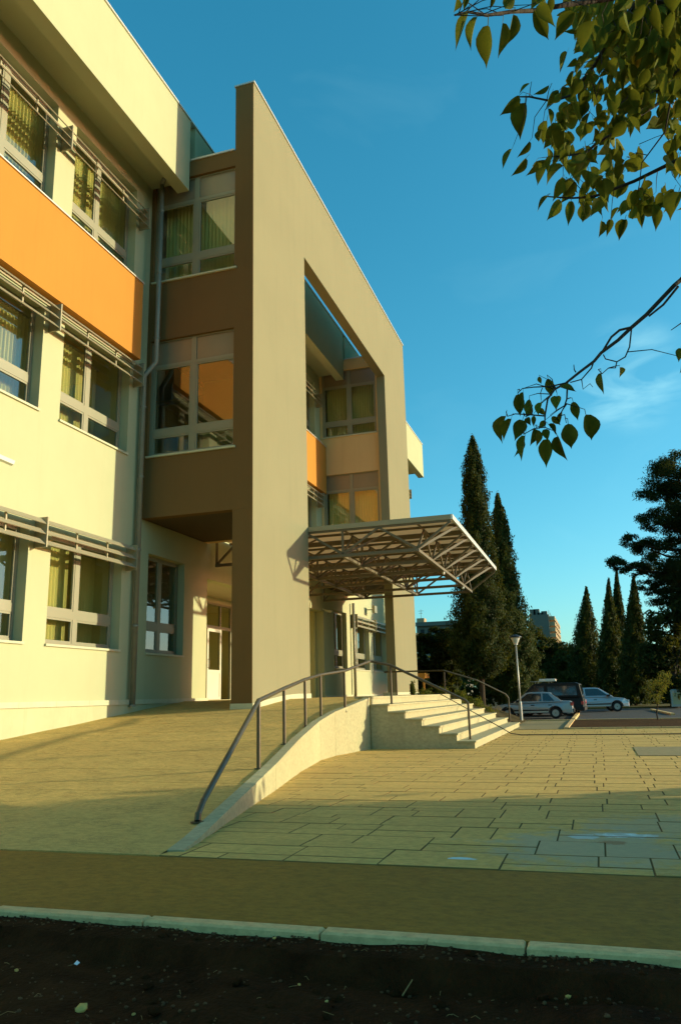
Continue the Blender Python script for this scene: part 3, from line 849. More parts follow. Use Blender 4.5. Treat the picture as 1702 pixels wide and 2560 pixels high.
# facade walls
for name, u0, u1, starts, floors in (('west', 3.0, 18.9, west, (0, 1, 2)), ('mid', 23.0, 34.75, midb, (1, 2)), ('east', 38.8, 53.75, east, (0, 1, 2))):
    ops = [(s, s + 2.95, SILL[f], HEAD[f]) for s in starts for f in floors]
    wall('y', u0, u1, (0.0 if 0 in floors else 5.17), 17.2, YW, TH, ops, 'facade_wall', M['cream'])
    for s in starts:
        for f in floors: wing_window(s, f)
    # orange band between first and second floor, standing proud
    part('orange_panel', MB().box(u0 + (0.02 if name == 'mid' else 0.0), 18.1 if name == 'west' else (u1 - .02 if name == 'mid' else u1), YW - .30, YW - .004, 10.84, 13.22), M['orange'])
    part('band_flashing', MB().box(u0 + (0.02 if name == 'mid' else 0.0), 18.12 if name == 'west' else (u1 - .02 if name == 'mid' else u1), YW - .34, YW - .004, 13.224, 13.26), M['cap'])
    # eaves: fascia beam, soffit
    e0 = u0; e1 = u1 if name != 'east' else 54.1
    part('fascia', MB().box(e0, 18.88 if name == 'west' else e1, 10.6, 11.0, 16.65, 19.16), M['cream'])
    part('soffit', MB().box(e0, 18.88 if name == 'west' else e1, 11.004, 11.9, 17.0, 17.15), M['cream'])
    part('roof_edge', MB().box(e0, 18.88 if name == 'west' else e1, 10.56, 11.05, 19.164, 19.22), M['cap'])
    # interior
    yb = 16.8
    for z in (1.2, 6.75, 12.15): part('floor_slab', MB().box(u0 + .02, u1 - .02, YW + TH + .01, yb, z - .3, z), M['interior_floor'])
    for z in (6.2, 11.6, 16.9): part('ceiling', MB().box(u0 + .02, u1 - .02, YW + TH + .01, yb, z, z + .05), M['ceiling'])
    part('back_wall', MB().box(u0, u1, yb, yb + .3, 0, 19.1), M['interior'])
    for xx in np.arange(u0 + .25, u1, PITCH * 2):
        part('partition', MB().box(xx, xx + .15, YW + TH + .02, yb - .01, 1.2, 16.9), M['interior'])
    part('partition', MB().box(u1 - .2, u1 - .02, YW + TH + .02, yb - .01, 1.2, 16.9), M['interior'])
part('roof', MB().box(3.0, 54.1, 11.06, 19.3, 18.6, 18.9), M['plinth'])
part('end_wall', MB().box(53.76, 54.06, 11.91, 19.0, 0, 18.5), M['cream'])
part('end_wall', MB().box(2.7, 2.99, 11.91, 19.0, 0, 18.5), M['cream'])
for (a, b) in ((18.9, 23.0), (34.75, 38.8)):
    part('fascia', MB().box(a + .3, b - .01, 10.6, 11.0, 17.8, 19.158), M['cream'])
    part('roof_edge', MB().box(a + .02, b - .01, 10.56, 11.05, 19.16, 19.214), M['cap'])
# plinth and skirting
for u0, u1 in ((3.0, 23.0), (34.75, 53.7)):
    part('plinth', MB().box(u0, u1, 11.84, 11.899, -.05, 1.20), M['plinth'])
    n = int((u1 - u0) / 1.2)
    for i in range(n):
        a = u0 + (u1 - u0) * i / n; b = u0 + (u1 - u0) * (i + 1) / n
        part('skirting_stone', MB().box(a + .002, b - .002, 11.80, 11.898, 1.204, 1.33), M['white_stone'])
# sun louvres
louv_slat = MB()
louv_slat.add([(0, -.062, -.07), (0, .062, .055), (0, .074, .042), (0, -.05, -.083), (PITCH - .03, -.062, -.07), (PITCH - .03, .062, .055), (PITCH - .03, .074, .042), (PITCH - .03, -.05, -.083)],
              [(0, 1, 2, 3), (7, 6, 5, 4), (0, 4, 5, 1), (1, 5, 6, 2), (2, 6, 7, 3), (3, 7, 4, 0)])
louv_slat = louv_slat.mesh('slat')
def louvre(xa, z, endcap=False, n=3, L=PITCH):
    b = MB()
    b.box(xa - .02, xa + .02, 11.56, 11.899, z - .04, z + .66)
    if endcap: b.box(xa + L - .02, xa + L + .02, 11.56, 11.899, z - .04, z + .66)
    b.box(xa + .03, xa + L - .03, 11.86, 11.896, z + .62, z + .66)
    for k in (0.33, 0.67): b.box(xa + L * k - .02, xa + L * k + .02, 11.66, 11.70, z + .02, z + .58)
    lo = part('sun_louvre', b, M['louvre'])
    for i in range(n):
        o = place('slat', louv_slat, M['louvre'], lo, (xa + .015, 11.64, z + .10 + .235 * i))
        if L != PITCH: o.scale.x = (L - .03) / (PITCH - .03)
LZ = [4.78, 10.12, 15.2]
for k in range(4):
    for f in range(3):
        louvre(west[k] - .58, LZ[f], endcap=(k == 0), L=PITCH)
for k in range(4):
    for f in range(3):
        louvre(east[k] - .40, LZ[f], endcap=(k == 3))
for k in range(3):
    for f in (1, 2): louvre(midb[k] - .45, LZ[f], endcap=(k == 2), L=3.65)

# blocks that carry the portal
def block(x0, x1, paint):
    ops = []
    wins = []
    for (z0, z1) in ((8.17, 11.78), (13.72, 17.17)):
        ops.append((8.99, 11.78, z0, z1)); wins.append((z0, z1))
    wall('x', 8.47, 11.895, 6.34, 17.70, x0, .28, ops, 'block_wall', M[paint])
    for (z0, z1) in wins:
        window('x', 8.99, 11.78, z0, z1, x0, [(9.06, 10.30), (10.46, 11.68)],
               [(z0 + .05, z0 + .60, 'pane'), (z0 + .80, z1 - .86, 'pane'), (z1 - .76, z1 - .04, 'panel')], back=.10, sill_proud=.06)
    part('block_wall', MB().box(x1 - .28, x1, 8.47, 11.895, 6.34, 17.70), M['peach'])  # east wall keeps the paler copy so it bounces more light
    part('block_soffit', MB().box(x0 + .285, x1 - .285, 9.06, 11.89, 6.342, 6.6), M['soffit_dark'])
    part('block_roof', MB().box(x0 + .285, x1 - .285, 9.06, 11.89, 17.3, 17.60), M[paint])
    part('roof_edge', MB().box(x0 - .04, x1 + .04, 9.07, 10.55, 17.703, 17.76), M['cap'])
    part('floor_slab', MB().box(x0 + .285, x1 - .285, 9.06, 11.89, 11.9, 12.2), M['interior_floor'])
    part('partition', MB().box(x1 - .5, x1 - .29, 9.06, 11.89, 6.6, 17.29), M['interior'])
    # room continues behind
    part('back_wall', MB().box(x0, x1, 17.0, 17.3, 0, 19), M['interior'])
    for z in (6.6, 12.15): part('floor_slab', MB().box(x0 + .02, x1 - .02, 11.92, 16.98, z - .3, z), M['interior_floor'])
    for z in (11.65, 17.2): part('ceiling', MB().box(x0 + .02, x1 - .02, 11.92, 16.98, z, z + .05), M['ceiling'])
block(18.9, 23.0, 'brown'); block(34.75, 38.8, 'peach')  # near block gets the shade-darkened colour, far block the brightened copy
# ground floor walls below the blocks, one window each
wall('y', 18.9, 23.0, 0.0, 6.335, YW, TH, [(19.36, 21.47, 2.60, 5.42)], 'facade_wall', M['cream'])
window('y', 19.36, 21.47, 2.60, 5.42, YW, [(19.43, 20.32), (20.46, 21.40)], [(2.68, 3.30, 'pane'), (3.48, 5.35, 'pane')], back=.22)
wall('y', 34.75, 38.8, 0.0, 6.335, YW, TH, [(36.27, 38.38, 2.60, 5.42)], 'facade_wall', M['cream'])
window('y', 36.27, 38.38, 2.60, 5.42, YW, [(36.34, 37.2), (37.34, 38.31)], [(2.68, 3.30, 'pane'), (3.48, 5.35, 'pane')], back=.22)
for a, b in ((18.92, 22.98), (34.77, 38.78)):
    part('room', MB().box(a, b, 16.5, 16.7, 0.9, 6.2), M['interior'])
    part('floor_slab', MB().box(a, b, 12.3, 16.49, .9, 1.2), M['interior_floor'])
    part('ceiling', MB().box(a, b, 12.3, 16.49, 6.2, 6.28), M['ceiling'])
# the portal frame
pf = MB()
out = [(18.92, 0.6), (18.92, 20.0), (38.98, 20.0), (38.98, 0.6), (34.5, 0.6), (34.5, 16.45), (23.3, 16.45), (23.3, 0.6)]
quads = [((18.92, 23.3), (0.6, 16.45)), ((34.5, 38.98), (0.6, 16.45)), ((18.92, 38.98), (16.45, 20.0))]
v = [(x, 8.45, z) for x, z in out] + [(x, 8.86, z) for x, z in out]
f = [(0, 7, 6, 5, 4, 3, 2, 1), (8, 9, 10, 11, 12, 13, 14, 15)]
for i in range(8):
    j = (i + 1) % 8; f.append((i, j, j + 8, i + 8))
pf.add(v, f)
m = part('portal_frame', pf, M['tan'])
bm = bmesh.new(); bm.from_mesh(m.data); bmesh.ops.recalc_face_normals(bm, faces=bm.faces); bmesh.ops.triangulate(bm, faces=[f for f in bm.faces if len(f.verts) > 4]); bm.to_mesh(m.data); bm.free()
part('portal_side', MB().box(18.905, 18.919, 8.452, 9.05, 0.6, 20.0).box(18.92, 19.5, 8.863, 9.05, 0.6, 19.999), M['brown'])  # thin skin puts the shade of the portal's west side into colour
part('roof_edge', MB().box(18.88, 39.02, 8.41, 8.90, 20.003, 20.06).box(18.88, 19.52, 8.902, 9.09, 20.003, 20.058), M['cap'])
# stone skirting at the portal feet, following the ramp
for a, b in ((18.9, 23.32), (34.48, 39.0)):
    n = 4
    for i in range(n):
        xa = a + (b - a) * i / n; xb = a + (b - a) * (i + 1) / n
        za, zb_ = ramp_z(xa), ramp_z(xb)
        MB().add([(xa + .002, 8.425, za - .05), (xb - .002, 8.425, zb_ - .05), (xb - .002, 8.448, zb_ - .05), (xa + .002, 8.448, za - .05), (xa + .002, 8.425, za + .14), (xb - .002, 8.425, zb_ + .14), (xb - .002, 8.448, zb_ + .14), (xa + .002, 8.448, za + .14)],
                 [(0, 3, 2, 1), (4, 5, 6, 7), (0, 1, 5, 4), (1, 2, 6, 5), (2, 3, 7, 6), (3, 0, 4, 7)]).build('skirting_stone', M['white_stone'], bld)
    part('skirting_stone', MB().box(a - .01, a + .015, 8.43, 9.07, ramp_z(a) - .05, ramp_z(a) + .14), M['white_stone'])
# entrance recess
part('entrance_ceiling', MB().box(23.0, 34.75, 12.285, 14.3, 5.2, 5.4), M['ceiling'])
part('recess_wall', MB().box(22.7, 22.998, 12.29, 14.3, 1.0, 5.6), M['cream'])
part('recess_wall', MB().box(34.752, 35.0, 12.29, 14.3, 1.0, 5.6), M['cream'])
part('recess_floor', MB().box(23.0, 34.75, 11.985, 20, 1.0, 1.245), M['ramp'])
part('hall_wall', MB().box(23.0, 34.75, 20, 20.3, 1.0, 5.6), M['interior_floor'])
part('hall_ceiling', MB().box(23.0, 34.75, 14.301, 20, 4.9, 5.1), M['ceiling'])
for xx in (22.7, 34.752): part('hall_wall', MB().box(xx, xx + .29, 14.301, 20, 1.0, 5.6), M['interior_floor'])
wall('y', 23.0, 34.75, 1.245, 5.19, 14.1, .2, [(27.15, 32.6, 1.26, 5.0)], 'entrance_wall', M['cream'])
# glazed entrance screen: posts, transom, doors
sc_ = MB()
for xx in (27.15, 28.46, 29.42, 30.6, 31.5, 32.5): sc_.box(xx, xx + .09, 14.12, 14.22, 1.26, 5.0)
for a, b in zip((27.24, 28.55, 29.51, 30.69, 31.59), (28.46, 29.42, 30.6, 31.5, 32.5)):
    sc_.box(a, b, 14.12, 14.22, 3.98, 4.1); sc_.box(a, b, 14.12, 14.22, 4.92, 5.0)
scr = part('entrance_screen', sc_, M['frame'])
for a, b in zip((27.24, 28.55, 29.51, 30.69, 31.59), (28.46, 29.42, 30.6, 31.5, 32.5)):
    MB().box(a, b, 14.16, 14.17, 4.1, 4.92).build('pane', M['glass'], scr)
def door(a, b, y, rotz=0):
    d = MB(); z0, z1 = 1.27, 3.97; w = .12
    d.box(a, a + w, y, y + .06, z0, z1); d.box(b - w, b, y, y + .06, z0, z1)
    d.box(a + w, b - w, y, y + .06, z0, z0 + .1); d.box(a + w, b - w, y, y + .06, z1 - .12, z1); d.box(a + w, b - w, y, y + .06, z0 + 1.0, z0 + 1.12)
    dd = part('door', d, M['white_door'])
    MB().box(a + w, b - w, y + .02, y + .04, z0 + .1, z0 + 1.0).build('door_panel', M['white_door'], dd)
    MB().box(a + w, b - w, y + .025, y + .033, z0 + 1.12, z1 - .12).build('pane', M['glass'], dd)
    MB().tube([(a + .06, y - .01, z0 + 1.2), (a + .06, y - .06, z0 + 1.2), (a + .06, y - .06, z0 + 1.5), (a + .06, y - .01, z0 + 1.5)], .012, 8).build('handle', M['dark_metal'], dd)
door(27.25, 28.45, 14.05); door(29.52, 30.58, 14.13); door(30.70, 31.49, 14.13)
# drain pipes
def pipe(pts, r=.075):
    p = part('drain_pipe', MB().tube(pts, r, 12), M['pipe'], True)
    for a, b in zip(pts, pts[1:]):
        L = (Vector(b) - Vector(a)).length
        if L < 1: continue
        for t in np.arange(1.0, L, 2.1):
            c = Vector(a).lerp(Vector(b), t / L); MB().lathe((c.x, c.y, c.z), [(r + .014, 0), (r + .014, .05)], 12).build('pipe_clip', M['pipe'], p)
pipe([(18.62, 11.40, 16.9), (18.62, 11.40, 10.95), (18.55, 11.74, 10.55), (18.55, 11.74, 1.15)])
pipe([(39.12, 11.74, 6.0), (39.12, 11.74, 1.2)])
part('pipe_elbow', MB().box(18.3, 18.86, 11.02, 11.5, 16.55, 16.64) if False else MB().tube([(18.62, 11.40, 16.9), (18.5, 11.25, 17.0)], .075, 10), M['pipe'])
# blinds
for f in range(3):
    blinds('y', west[0] + .35, west[0] + (1.9 if f else 1.5), SILL[f] + .05, HEAD[f] - .15, YW + .62, ang=-28)
blinds('y', west[0] + 2.0, west[0] + 3.3, SILL[2] + .05, HEAD[2] - .15, YW + .62, ang=-50)
for f in range(3): blinds('y', west[1] + .5, west[1] + 3.2, SILL[f] + .05, HEAD[f] - .15, YW + .62, ang=-45)
blinds('y', west[0] + 2.1, west[0] + 3.3, SILL[0] + .05, HEAD[0] - .15, YW + .9, ang=-62)
#blinds('y', west[1] + 1.5, west[1] + 2.9, SILL[2] + .05, HEAD[2] - .15, YW + .62, ang=-28)
for x0 in (18.9, 34.75):
    blinds('x', 9.05, 11.7, 13.78, 16.95, x0 + .55, ang=40)
blinds('x', 9.05, 11.7, 8.25, 11.6, 34.75 + .55, ang=20)
for f in (0,): blinds('y', east[1] + .1, east[1] + 2.8, SILL[f] + .05, HEAD[f] - .15, YW + .62, ang=-20); 
part('added_pale_board', MB().box(15.55, 16.35, 13.3, 13.36, 1.9, 4.3), M['interior'])  # pale board added behind the window to read as a sunlit rectangle
blinds('y', west[0] + 1.6, west[0] + 2.7, SILL[1] + .05, HEAD[1] - .15, YW + .9, ang=-60)
# small fittings on the walls
fl = part('flood_light', MB().bar((42.2, 11.88, 5.95), (42.2, 11.45, 5.95), .05).box(41.95, 42.45, 11.35, 11.5, 5.75, 6.15), M['frame'])
P = on_y((0, 1150), 11.6); 
part('wall_bracket', MB().bar((12.2, 11.89, 6.55), (13.1, 11.42, 6.30), .14, .09), M['cap'])
P = on_y((811, 1527), 11.8); part('security_camera', MB().bar((P.x, 11.89, P.z + .1), (P.x, 11.7, P.z), .05).bar((P.x, 11.75, P.z), (P.x, 11.45, P.z - .06), .11, .1), M['white_door'])

# ================================================================== CANOPY
cn = empty('entrance_canopy', (28.9, 8.4, 5.6), 'flat steel truss canopy with sheet roof jutting from the tan portal', 'canopy')
CX0, CX1, CY0, CY1, CZT, CZB = 23.34, 34.46, 3.73, 11.80, 6.60, 5.64
nb = 10; bay = (CX1 - CX0) / nb
for i in range(nb):
    a = CX0 + bay * i
    MB().box(a + .004, a + bay - .004, CY0 + .065, CY1, CZT + .0, CZT + .03).build('roof_panel', M['roofsheet'], cn)
for i in range(nb + 1):
    a = CX0 + bay * i
    if i in (0, nb): continue
    MB().box(a - .035, a + .035, CY0 + .07, CY1, CZT - .075, CZT - .004).build('joist', M['steel'], cn)
for nm, b in (('front_beam', MB().box(CX0 - .06, CX1 + .06, CY0 - .0, CY0 + .06, CZT - .10, CZT + .06)), ('edge_beam', MB().box(CX0 - .06, CX0, CY0 + .062, CY1, CZT - .10, CZT + .055)), ('edge_beam', MB().box(CX1, CX1 + .06, CY0 + .062, CY1, CZT - .10, CZT + .06))):
    b.build(nm, M['cap'] if nm == 'front_beam' else M['louvre'], cn)
NB = [4.88, 7.30, 9.72]; NT = [3.80, 6.10, 8.50, 10.90, 11.78]
tx = [CX0 + .02 + (CX1 - CX0 - .04) * k / 5 for k in range(6)]
zt = CZT - .115
for xx in tx:
    t = MB().bar((xx, NT[0], zt), (xx, NT[-1], zt), .085).build('truss', M['steel'], cn)
    MB().bar((xx, NB[0], CZB), (xx, NT[-1], CZB), .10).build('chord', M['steel'], t)
    for a, b in ((NT[0], NB[0]), (NT[1], NB[0]), (NT[1], NB[1]), (NT[2], NB[1]), (NT[2], NB[2]), (NT[3], NB[2]), (NT[3], NT[4] - .05), (NT[4] - .04, NT[4] - .04), (NB[1], NB[1]), (NB[2], NB[2])):
        MB().bar((xx, a, zt - .03), (xx, b, CZB + .04), .068).build('strut', M['steel'], t)
for y in NB:
    g = MB().bar((tx[0], y, CZB - .012), (tx[-1], y, CZB - .012), .095).build('girder', M['steel'], cn)
    for a, b in zip(tx, tx[1:]):
        mx_ = (a + b) / 2
        MB().bar((a, y, CZB + .03), (mx_, y, zt - .02), .06).build('strut', M['steel'], g)
        MB().bar((b, y, CZB + .03), (mx_, y, zt - .02), .06).build('strut', M['steel'], g)
        if y == NB[0]:
            MB().bar((a, y, CZB + .03), (mx_, CY0 + .1, zt + .02), .075).build('strut', M['steel'], g)
            MB().bar((mx_, NT[1], zt), (a, y, CZB + .02), .06).build('strut', M['steel'], g)
        else:
            MB().bar((a, y, CZB + .03), (mx_, y - 1.2, zt), .06).build('strut', M['steel'], g)
    MB().bar((tx[0], y, zt + .0), (tx[-1], y, zt + .0), .05).build('chord', M['steel'], g)
for xx, yy in ((27.8, 4.9), (32.2, 4.9)):
    MB().lathe((xx, yy, CZB - .16), [(.03, 0), (.05, .03), (.05, .10), (.02, .12)], 10).build('spotlight', M['lamp_shade'], cn)

# ================================================================== CABLE
cpts = [(29.6, 7.2, 1.26), (29.1, 6.2, 1.262), (28.75, 5.45, 1.285)]
for k in range(6, 0, -1):
    yy = 2.88 + TD * (k - 1) - .02
    cpts.append((25.15 + (yy - 2.88) * 1.4, yy, RH * k + .018))
cpts += [(25.0, 2.62, .06), (24.97, 2.3, .016), (24.95, 1.3, .014), (24.85, 0, .014), (24.8, -2.2, .014), (24.6, -8, .014)]
tag(MB().tube(cpts, 0.014, 6).build('cable', M['black']), 'thin black cable trailing down the steps and across the paving', 'cable')

# ================================================================== STREET LAMP
LP = on_z((1303, 1806), 0.0)
LP = Vector((LP.x, LP.y, 0.05))
top = on_x((1291, 1612), LP.x)
sl = empty('street_lamp', LP, 'slim grey street lamp with a white flared head beside the silver saloon', 'street lamp')
hz = top.z
MB().tube([LP, (LP.x, LP.y, hz)], [.045, .036], 12).build('pole', M['lamp_pole'], sl, smooth=True)
MB().lathe(LP, [(.068, 0), (.068, .75), (.05, .82)], 12).build('pole_base', M['lamp_pole'], sl)
s_ = 39 / 1946
MB().lathe((LP.x, LP.y, hz), [(.08, 0), (.08, .05), (.10, .08), (.21, .31)], 16).build('lamp_shade', M['lamp_shade'], sl)
MB().lathe((LP.x, LP.y, hz + .312), [(.28, 0), (.27, .04), (.12, .11), (.04, .14)], 16).build('lamp_cap', M['black'], sl)

# ================================================================== FOLIAGE
def cloud(name, pts, nrm, size, mat, parent=None, aspect=1.0, jitter=0.5, label=None, elong=None, core=None):
    """one mesh of many small leaf-like faces; pts (n,3), nrm (n,3) preferred outward direction, size (n,)"""
    n = len(pts)
    d = nrm + rng.normal(0, jitter, (n, 3)); d /= np.linalg.norm(d, axis=1, keepdims=True) + 1e-9
    t = rng.normal(0, 1, (n, 3))
    if elong is not None: t = np.asarray(elong) + rng.normal(0, 0.35, (n, 3))
    t -= d * (t * d).sum(1, keepdims=True); t /= np.linalg.norm(t, axis=1, keepdims=True) + 1e-9
    b = np.cross(d, t)
    s = size[:, None]
    fold = d * s * 0.18
    v = np.stack([pts - t * s, pts - b * s * aspect * .5 + fold, pts + t * s, pts + b * s * aspect * .5 + fold], 1).reshape(-1, 3)
    f = np.arange(n * 4).reshape(n, 4)
    if core is not None:
        cv, cf = core
        f = np.concatenate([f]) 
    org = np.array([pts[:, 0].mean(), pts[:, 1].mean(), pts[:, 2].min()])
    m = bpy.data.meshes.new(name)
    allv = v - org
    faces = f.tolist()
    if core is not None:
        base = len(allv)
        allv = np.concatenate([allv, np.array(cv) - org]); faces += [tuple(i + base for i in q) for q in cf]
    m.from_pydata(allv.tolist(), [], faces); m.update()
    return place(name, m, mat, parent, org)
def cypress(base, H, prof_pts, label, n=9000, lean=(0, 0), trunk_h=0.06, group=None, seed=0, size=0.16):
    """prof_pts: (height fraction, radius in metres) from the bottom of the crown to the tip"""
    r = np.random.default_rng(seed)
    root = empty('cypress_tree', base, label, 'cypress', group)
    base = Vector(base)
    ph = np.array([p[0] for p in prof_pts]); pr = np.array([p[1] for p in prof_pts]); Rm = pr.max()
    MB().tube([base, base + Vector((lean[0] * .3, lean[1] * .3, H * .5))], [Rm * .10, Rm * .05], 10).build('trunk', M['bark'], root)
    def prof(h): return np.interp(h, ph, pr)
    h = r.uniform(trunk_h, 1.0, n * 3)
    h = h[r.uniform(0, 1, n * 3) < prof(h) / Rm * .9 + .08][:n]; n = len(h)
    a = r.uniform(0, 2 * math.pi, n)
    bumpy = 1 + .16 * np.sin(a * 5 + h * 23 + seed) + .13 * np.sin(a * 9 - h * 47 + seed * 2) + .10 * np.sin(a * 3 + h * 80) + r.normal(0, .07, n)
    rad = prof(h) * bumpy * np.sqrt(r.uniform(.5, 1.0, n))
    pts = np.stack([base.x + lean[0] * h + rad * np.cos(a), base.y + lean[1] * h + rad * np.sin(a), base.z + h * H + r.normal(0, .1, n)], 1)
    nr = np.stack([np.cos(a), np.sin(a), np.full(n, .35)], 1)
    sz = r.uniform(.6, 1.4, n) * size
    # dark inner core so that no light shows through the middle
    cv, cf = [], []
    for i in range(14):
        hh = trunk_h + (1 - trunk_h) * i / 13
        rr = float(prof(np.array([hh]))[0] * .66) * (1 if i < 13 else .3)
        for j in range(10):
            an = j * 2 * math.pi / 10; cv.append((base.x + lean[0] * hh + rr * math.cos(an), base.y + lean[1] * hh + rr * math.sin(an), base.z + hh * H * .985))
    for i in range(13):
        for j in range(10):
            cf.append((i * 10 + j, i * 10 + (j + 1) % 10, i * 10 + 10 + (j + 1) % 10, i * 10 + 10 + j))
    cloud('crown', pts, nr, sz, M['cypress'], root, aspect=.9, jitter=.55, elong=(0, 0, .5), core=(cv, cf))
    return root
def blobs(cs, n, size, squash=1.0, shell=0.5):
    """points spread through a set of ellipsoids (cx,cy,cz,rx,ry,rz)"""
    w = np.array([c[3] * c[4] + c[3] * c[5] for c in cs]); w = w / w.sum()
    P = []; N = []
    for c, k in zip(cs, rng.multinomial(n, w)):
        d = rng.normal(0, 1, (k, 3)); d /= np.linalg.norm(d, axis=1, keepdims=True)
        lump = 1 + .16 * np.sin(d[:, 0] * 7 + c[0]) + .16 * np.sin(d[:, 1] * 8 + c[1]) + .12 * np.sin(d[:, 2] * 9 + c[2])
        rr = rng.uniform(shell, 1.0, k) ** .6 * lump
        P.append(np.array(c[:3]) + d * rr[:, None] * np.array(c[3:6])); N.append(d + np.array([0, 0, .3]))
    P = np.concatenate(P); N = np.concatenate(N)
    return P, N, rng.uniform(.6, 1.35, len(P)) * size
def clumpy(cs, k, rr=(.30, .48), fill=.82):
    out = []
    for c in cs:
        for _ in range(k):
            d = rng.normal(0, 1, 3); d /= np.linalg.norm(d)
            t = fill * rng.uniform(.25, 1.0) ** .5; q = rng.uniform(*rr)
            out.append((c[0] + d[0] * c[3] * t, c[1] + d[1] * c[4] * t, c[2] + d[2] * c[5] * t, c[3] * q, c[4] * q, c[5] * q * .8))
    return out
def bushy(name, label, cat, cs, n, size, mat, base, trunk_r=.12, group=None, trunk_mat='bark', limbs=5, shell=.4, aspect=.8):
    root = empty(name, base, label, cat, group)
    P, N, S = blobs(clumpy(cs, 12) if len(cs) > 2 else cs, n, size, shell=shell)
    cloud('crown', P, N, S, M[mat], root, aspect=aspect, jitter=.6)
    base = Vector(base)
    tops = [Vector(c[:3]) for c in cs]
    cen = sum(tops, Vector()) / len(tops)
    mb = MB()
    fork = base.lerp(cen, .45)
    mb.tube([base, base.lerp(fork, .5) + Vector((.05, .04, 0)), fork], [trunk_r, trunk_r * .85, trunk_r * .7], 8)
    for t in tops[:limbs]: mb.tube([fork, fork.lerp(t, .5) + Vector((0, 0, .1)), t], [trunk_r * .6, trunk_r * .4, trunk_r * .15], 6)
    mb.build('trunk', M[trunk_mat], root)
    return root

# two tall cypresses behind the stairs
X1 = 47.0
b1 = on_z((1212, 1788), 0.0); b1 = on_x((1208, 1790), X1); t1 = on_x((1180, 1093), X1)
c1 = on_x((1192, 1500), X1)
k1_ = X1 / FPX * .86
cypress((b1.x, b1.y, 0), t1.z, [(h, r * k1_) for h, r in ((.13, 30), (.16, 62), (.21, 78), (.27, 82), (.35, 72), (.42, 62), (.55, 50), (.70, 39), (.85, 31), (.92, 22), (.97, 11), (1, 3))], 'tallest dark cypress rising behind the canopy and stairs', 42000, lean=(0, (t1.y - b1.y)), trunk_h=.13, group='cypresses by the car park', seed=3, size=.085)
X2 = 51.0
b2 = on_x((1285, 1790), X2); t2 = on_x((1243, 1238), X2)
k2_ = X2 / FPX * .9
cypress((b2.x, b2.y, 0), t2.z, [(h, r * k2_) for h, r in ((.06, 45), (.12, 62), (.25, 68), (.38, 60), (.5, 44), (.62, 34), (.75, 29), (.86, 22), (.94, 12), (1, 3))], 'second tall cypress just right of the tallest, behind the lamp', 36000, lean=(0, (t2.y - b2.y)), trunk_h=.05, group='cypresses by the car park', seed=5, size=.09)
for i, (pb, pt_, X, w, lab) in enumerate((((1462, 1780), (1465, 1470), 66, 44, 'lone pointed cypress in the middle distance left of the pine'),
                                 ((1528, 1780), (1520, 1448), 64, 30, 'slim cypress between the lone pointed one and the pine'),
                                 ((1552, 1780), (1540, 1425), 68, 26, 'thin tall cypress close behind the slim one'),
                                 ((1590, 1780), (1583, 1440), 62, 36, 'broad dark cypress in front of the pine trunk'))):
    b = on_x(pb, X); t = on_x(pt_, X); Rm = w * X / FPX
    cypress((b.x, b.y, 0), t.z, [(.03, Rm * .9), (.2, Rm), (.45, Rm * .78), (.7, Rm * .48), (.88, Rm * .2), (1, .04)], lab, 12000, lean=(0, t.y - b.y), trunk_h=.03, group='cypresses by the car park', seed=20 + i, size=.11)
# pine on the right
PX = 58.0
def pine_blob(p, w, h, dx=0.0):
    c = on_x(p, PX + dx); k = (PX + dx) / FPX
    return (c.x, c.y, c.z, w * k * .95, w * k, h * k)
pc = [pine_blob(*a) for a in (((1690, 1180), 70, 50), ((1640, 1235), 50, 45), ((1720, 1260), 90, 60), ((1625, 1300), 34, 30), ((1690, 1330), 80, 50), ((1575, 1352), 24, 22), ((1620, 1372), 42, 26, 1),
      ((1540, 1408), 30, 22, -1), ((1585, 1425), 34, 22), ((1650, 1420), 55, 40), ((1720, 1420), 70, 50), ((1620, 1470), 30, 22), ((1680, 1490), 60, 30), ((1740, 1500), 60, 50), ((1790, 1330), 90, 90), ((1800, 1200), 80, 80))]
pbase = on_x((1690, 1780), PX)
proot = empty('pine_tree', (pbase.x, pbase.y, 0), 'large dark pine with spreading clumps at the right edge', 'pine')
P_, N_, S_ = blobs(clumpy(pc, 15, (.30, .5), .9), 95000, .115, shell=.1)
cloud('crown', P_, N_, S_, M['pine'], proot, aspect=.5, jitter=.8)
mb = MB(); tr0 = Vector((pbase.x, pbase.y, 0)); trt = on_x((1720, 1250), PX)
mb.tube([tr0, tr0.lerp(trt, .5) + Vector((0, .2, 0)), trt], [.38, .30, .12], 10)
for c in pc[:14]:
    s0 = tr0.lerp(trt, min(.95, max(.4, (c[2] - 1.0) / trt.z))); e = Vector(c[:3])
    mb.tube([s0, s0.lerp(e, .5) + Vector((0, 0, -.2)), e], [.13, .09, .03], 6)
mb.build('trunk', M['pine_bark'], proot)
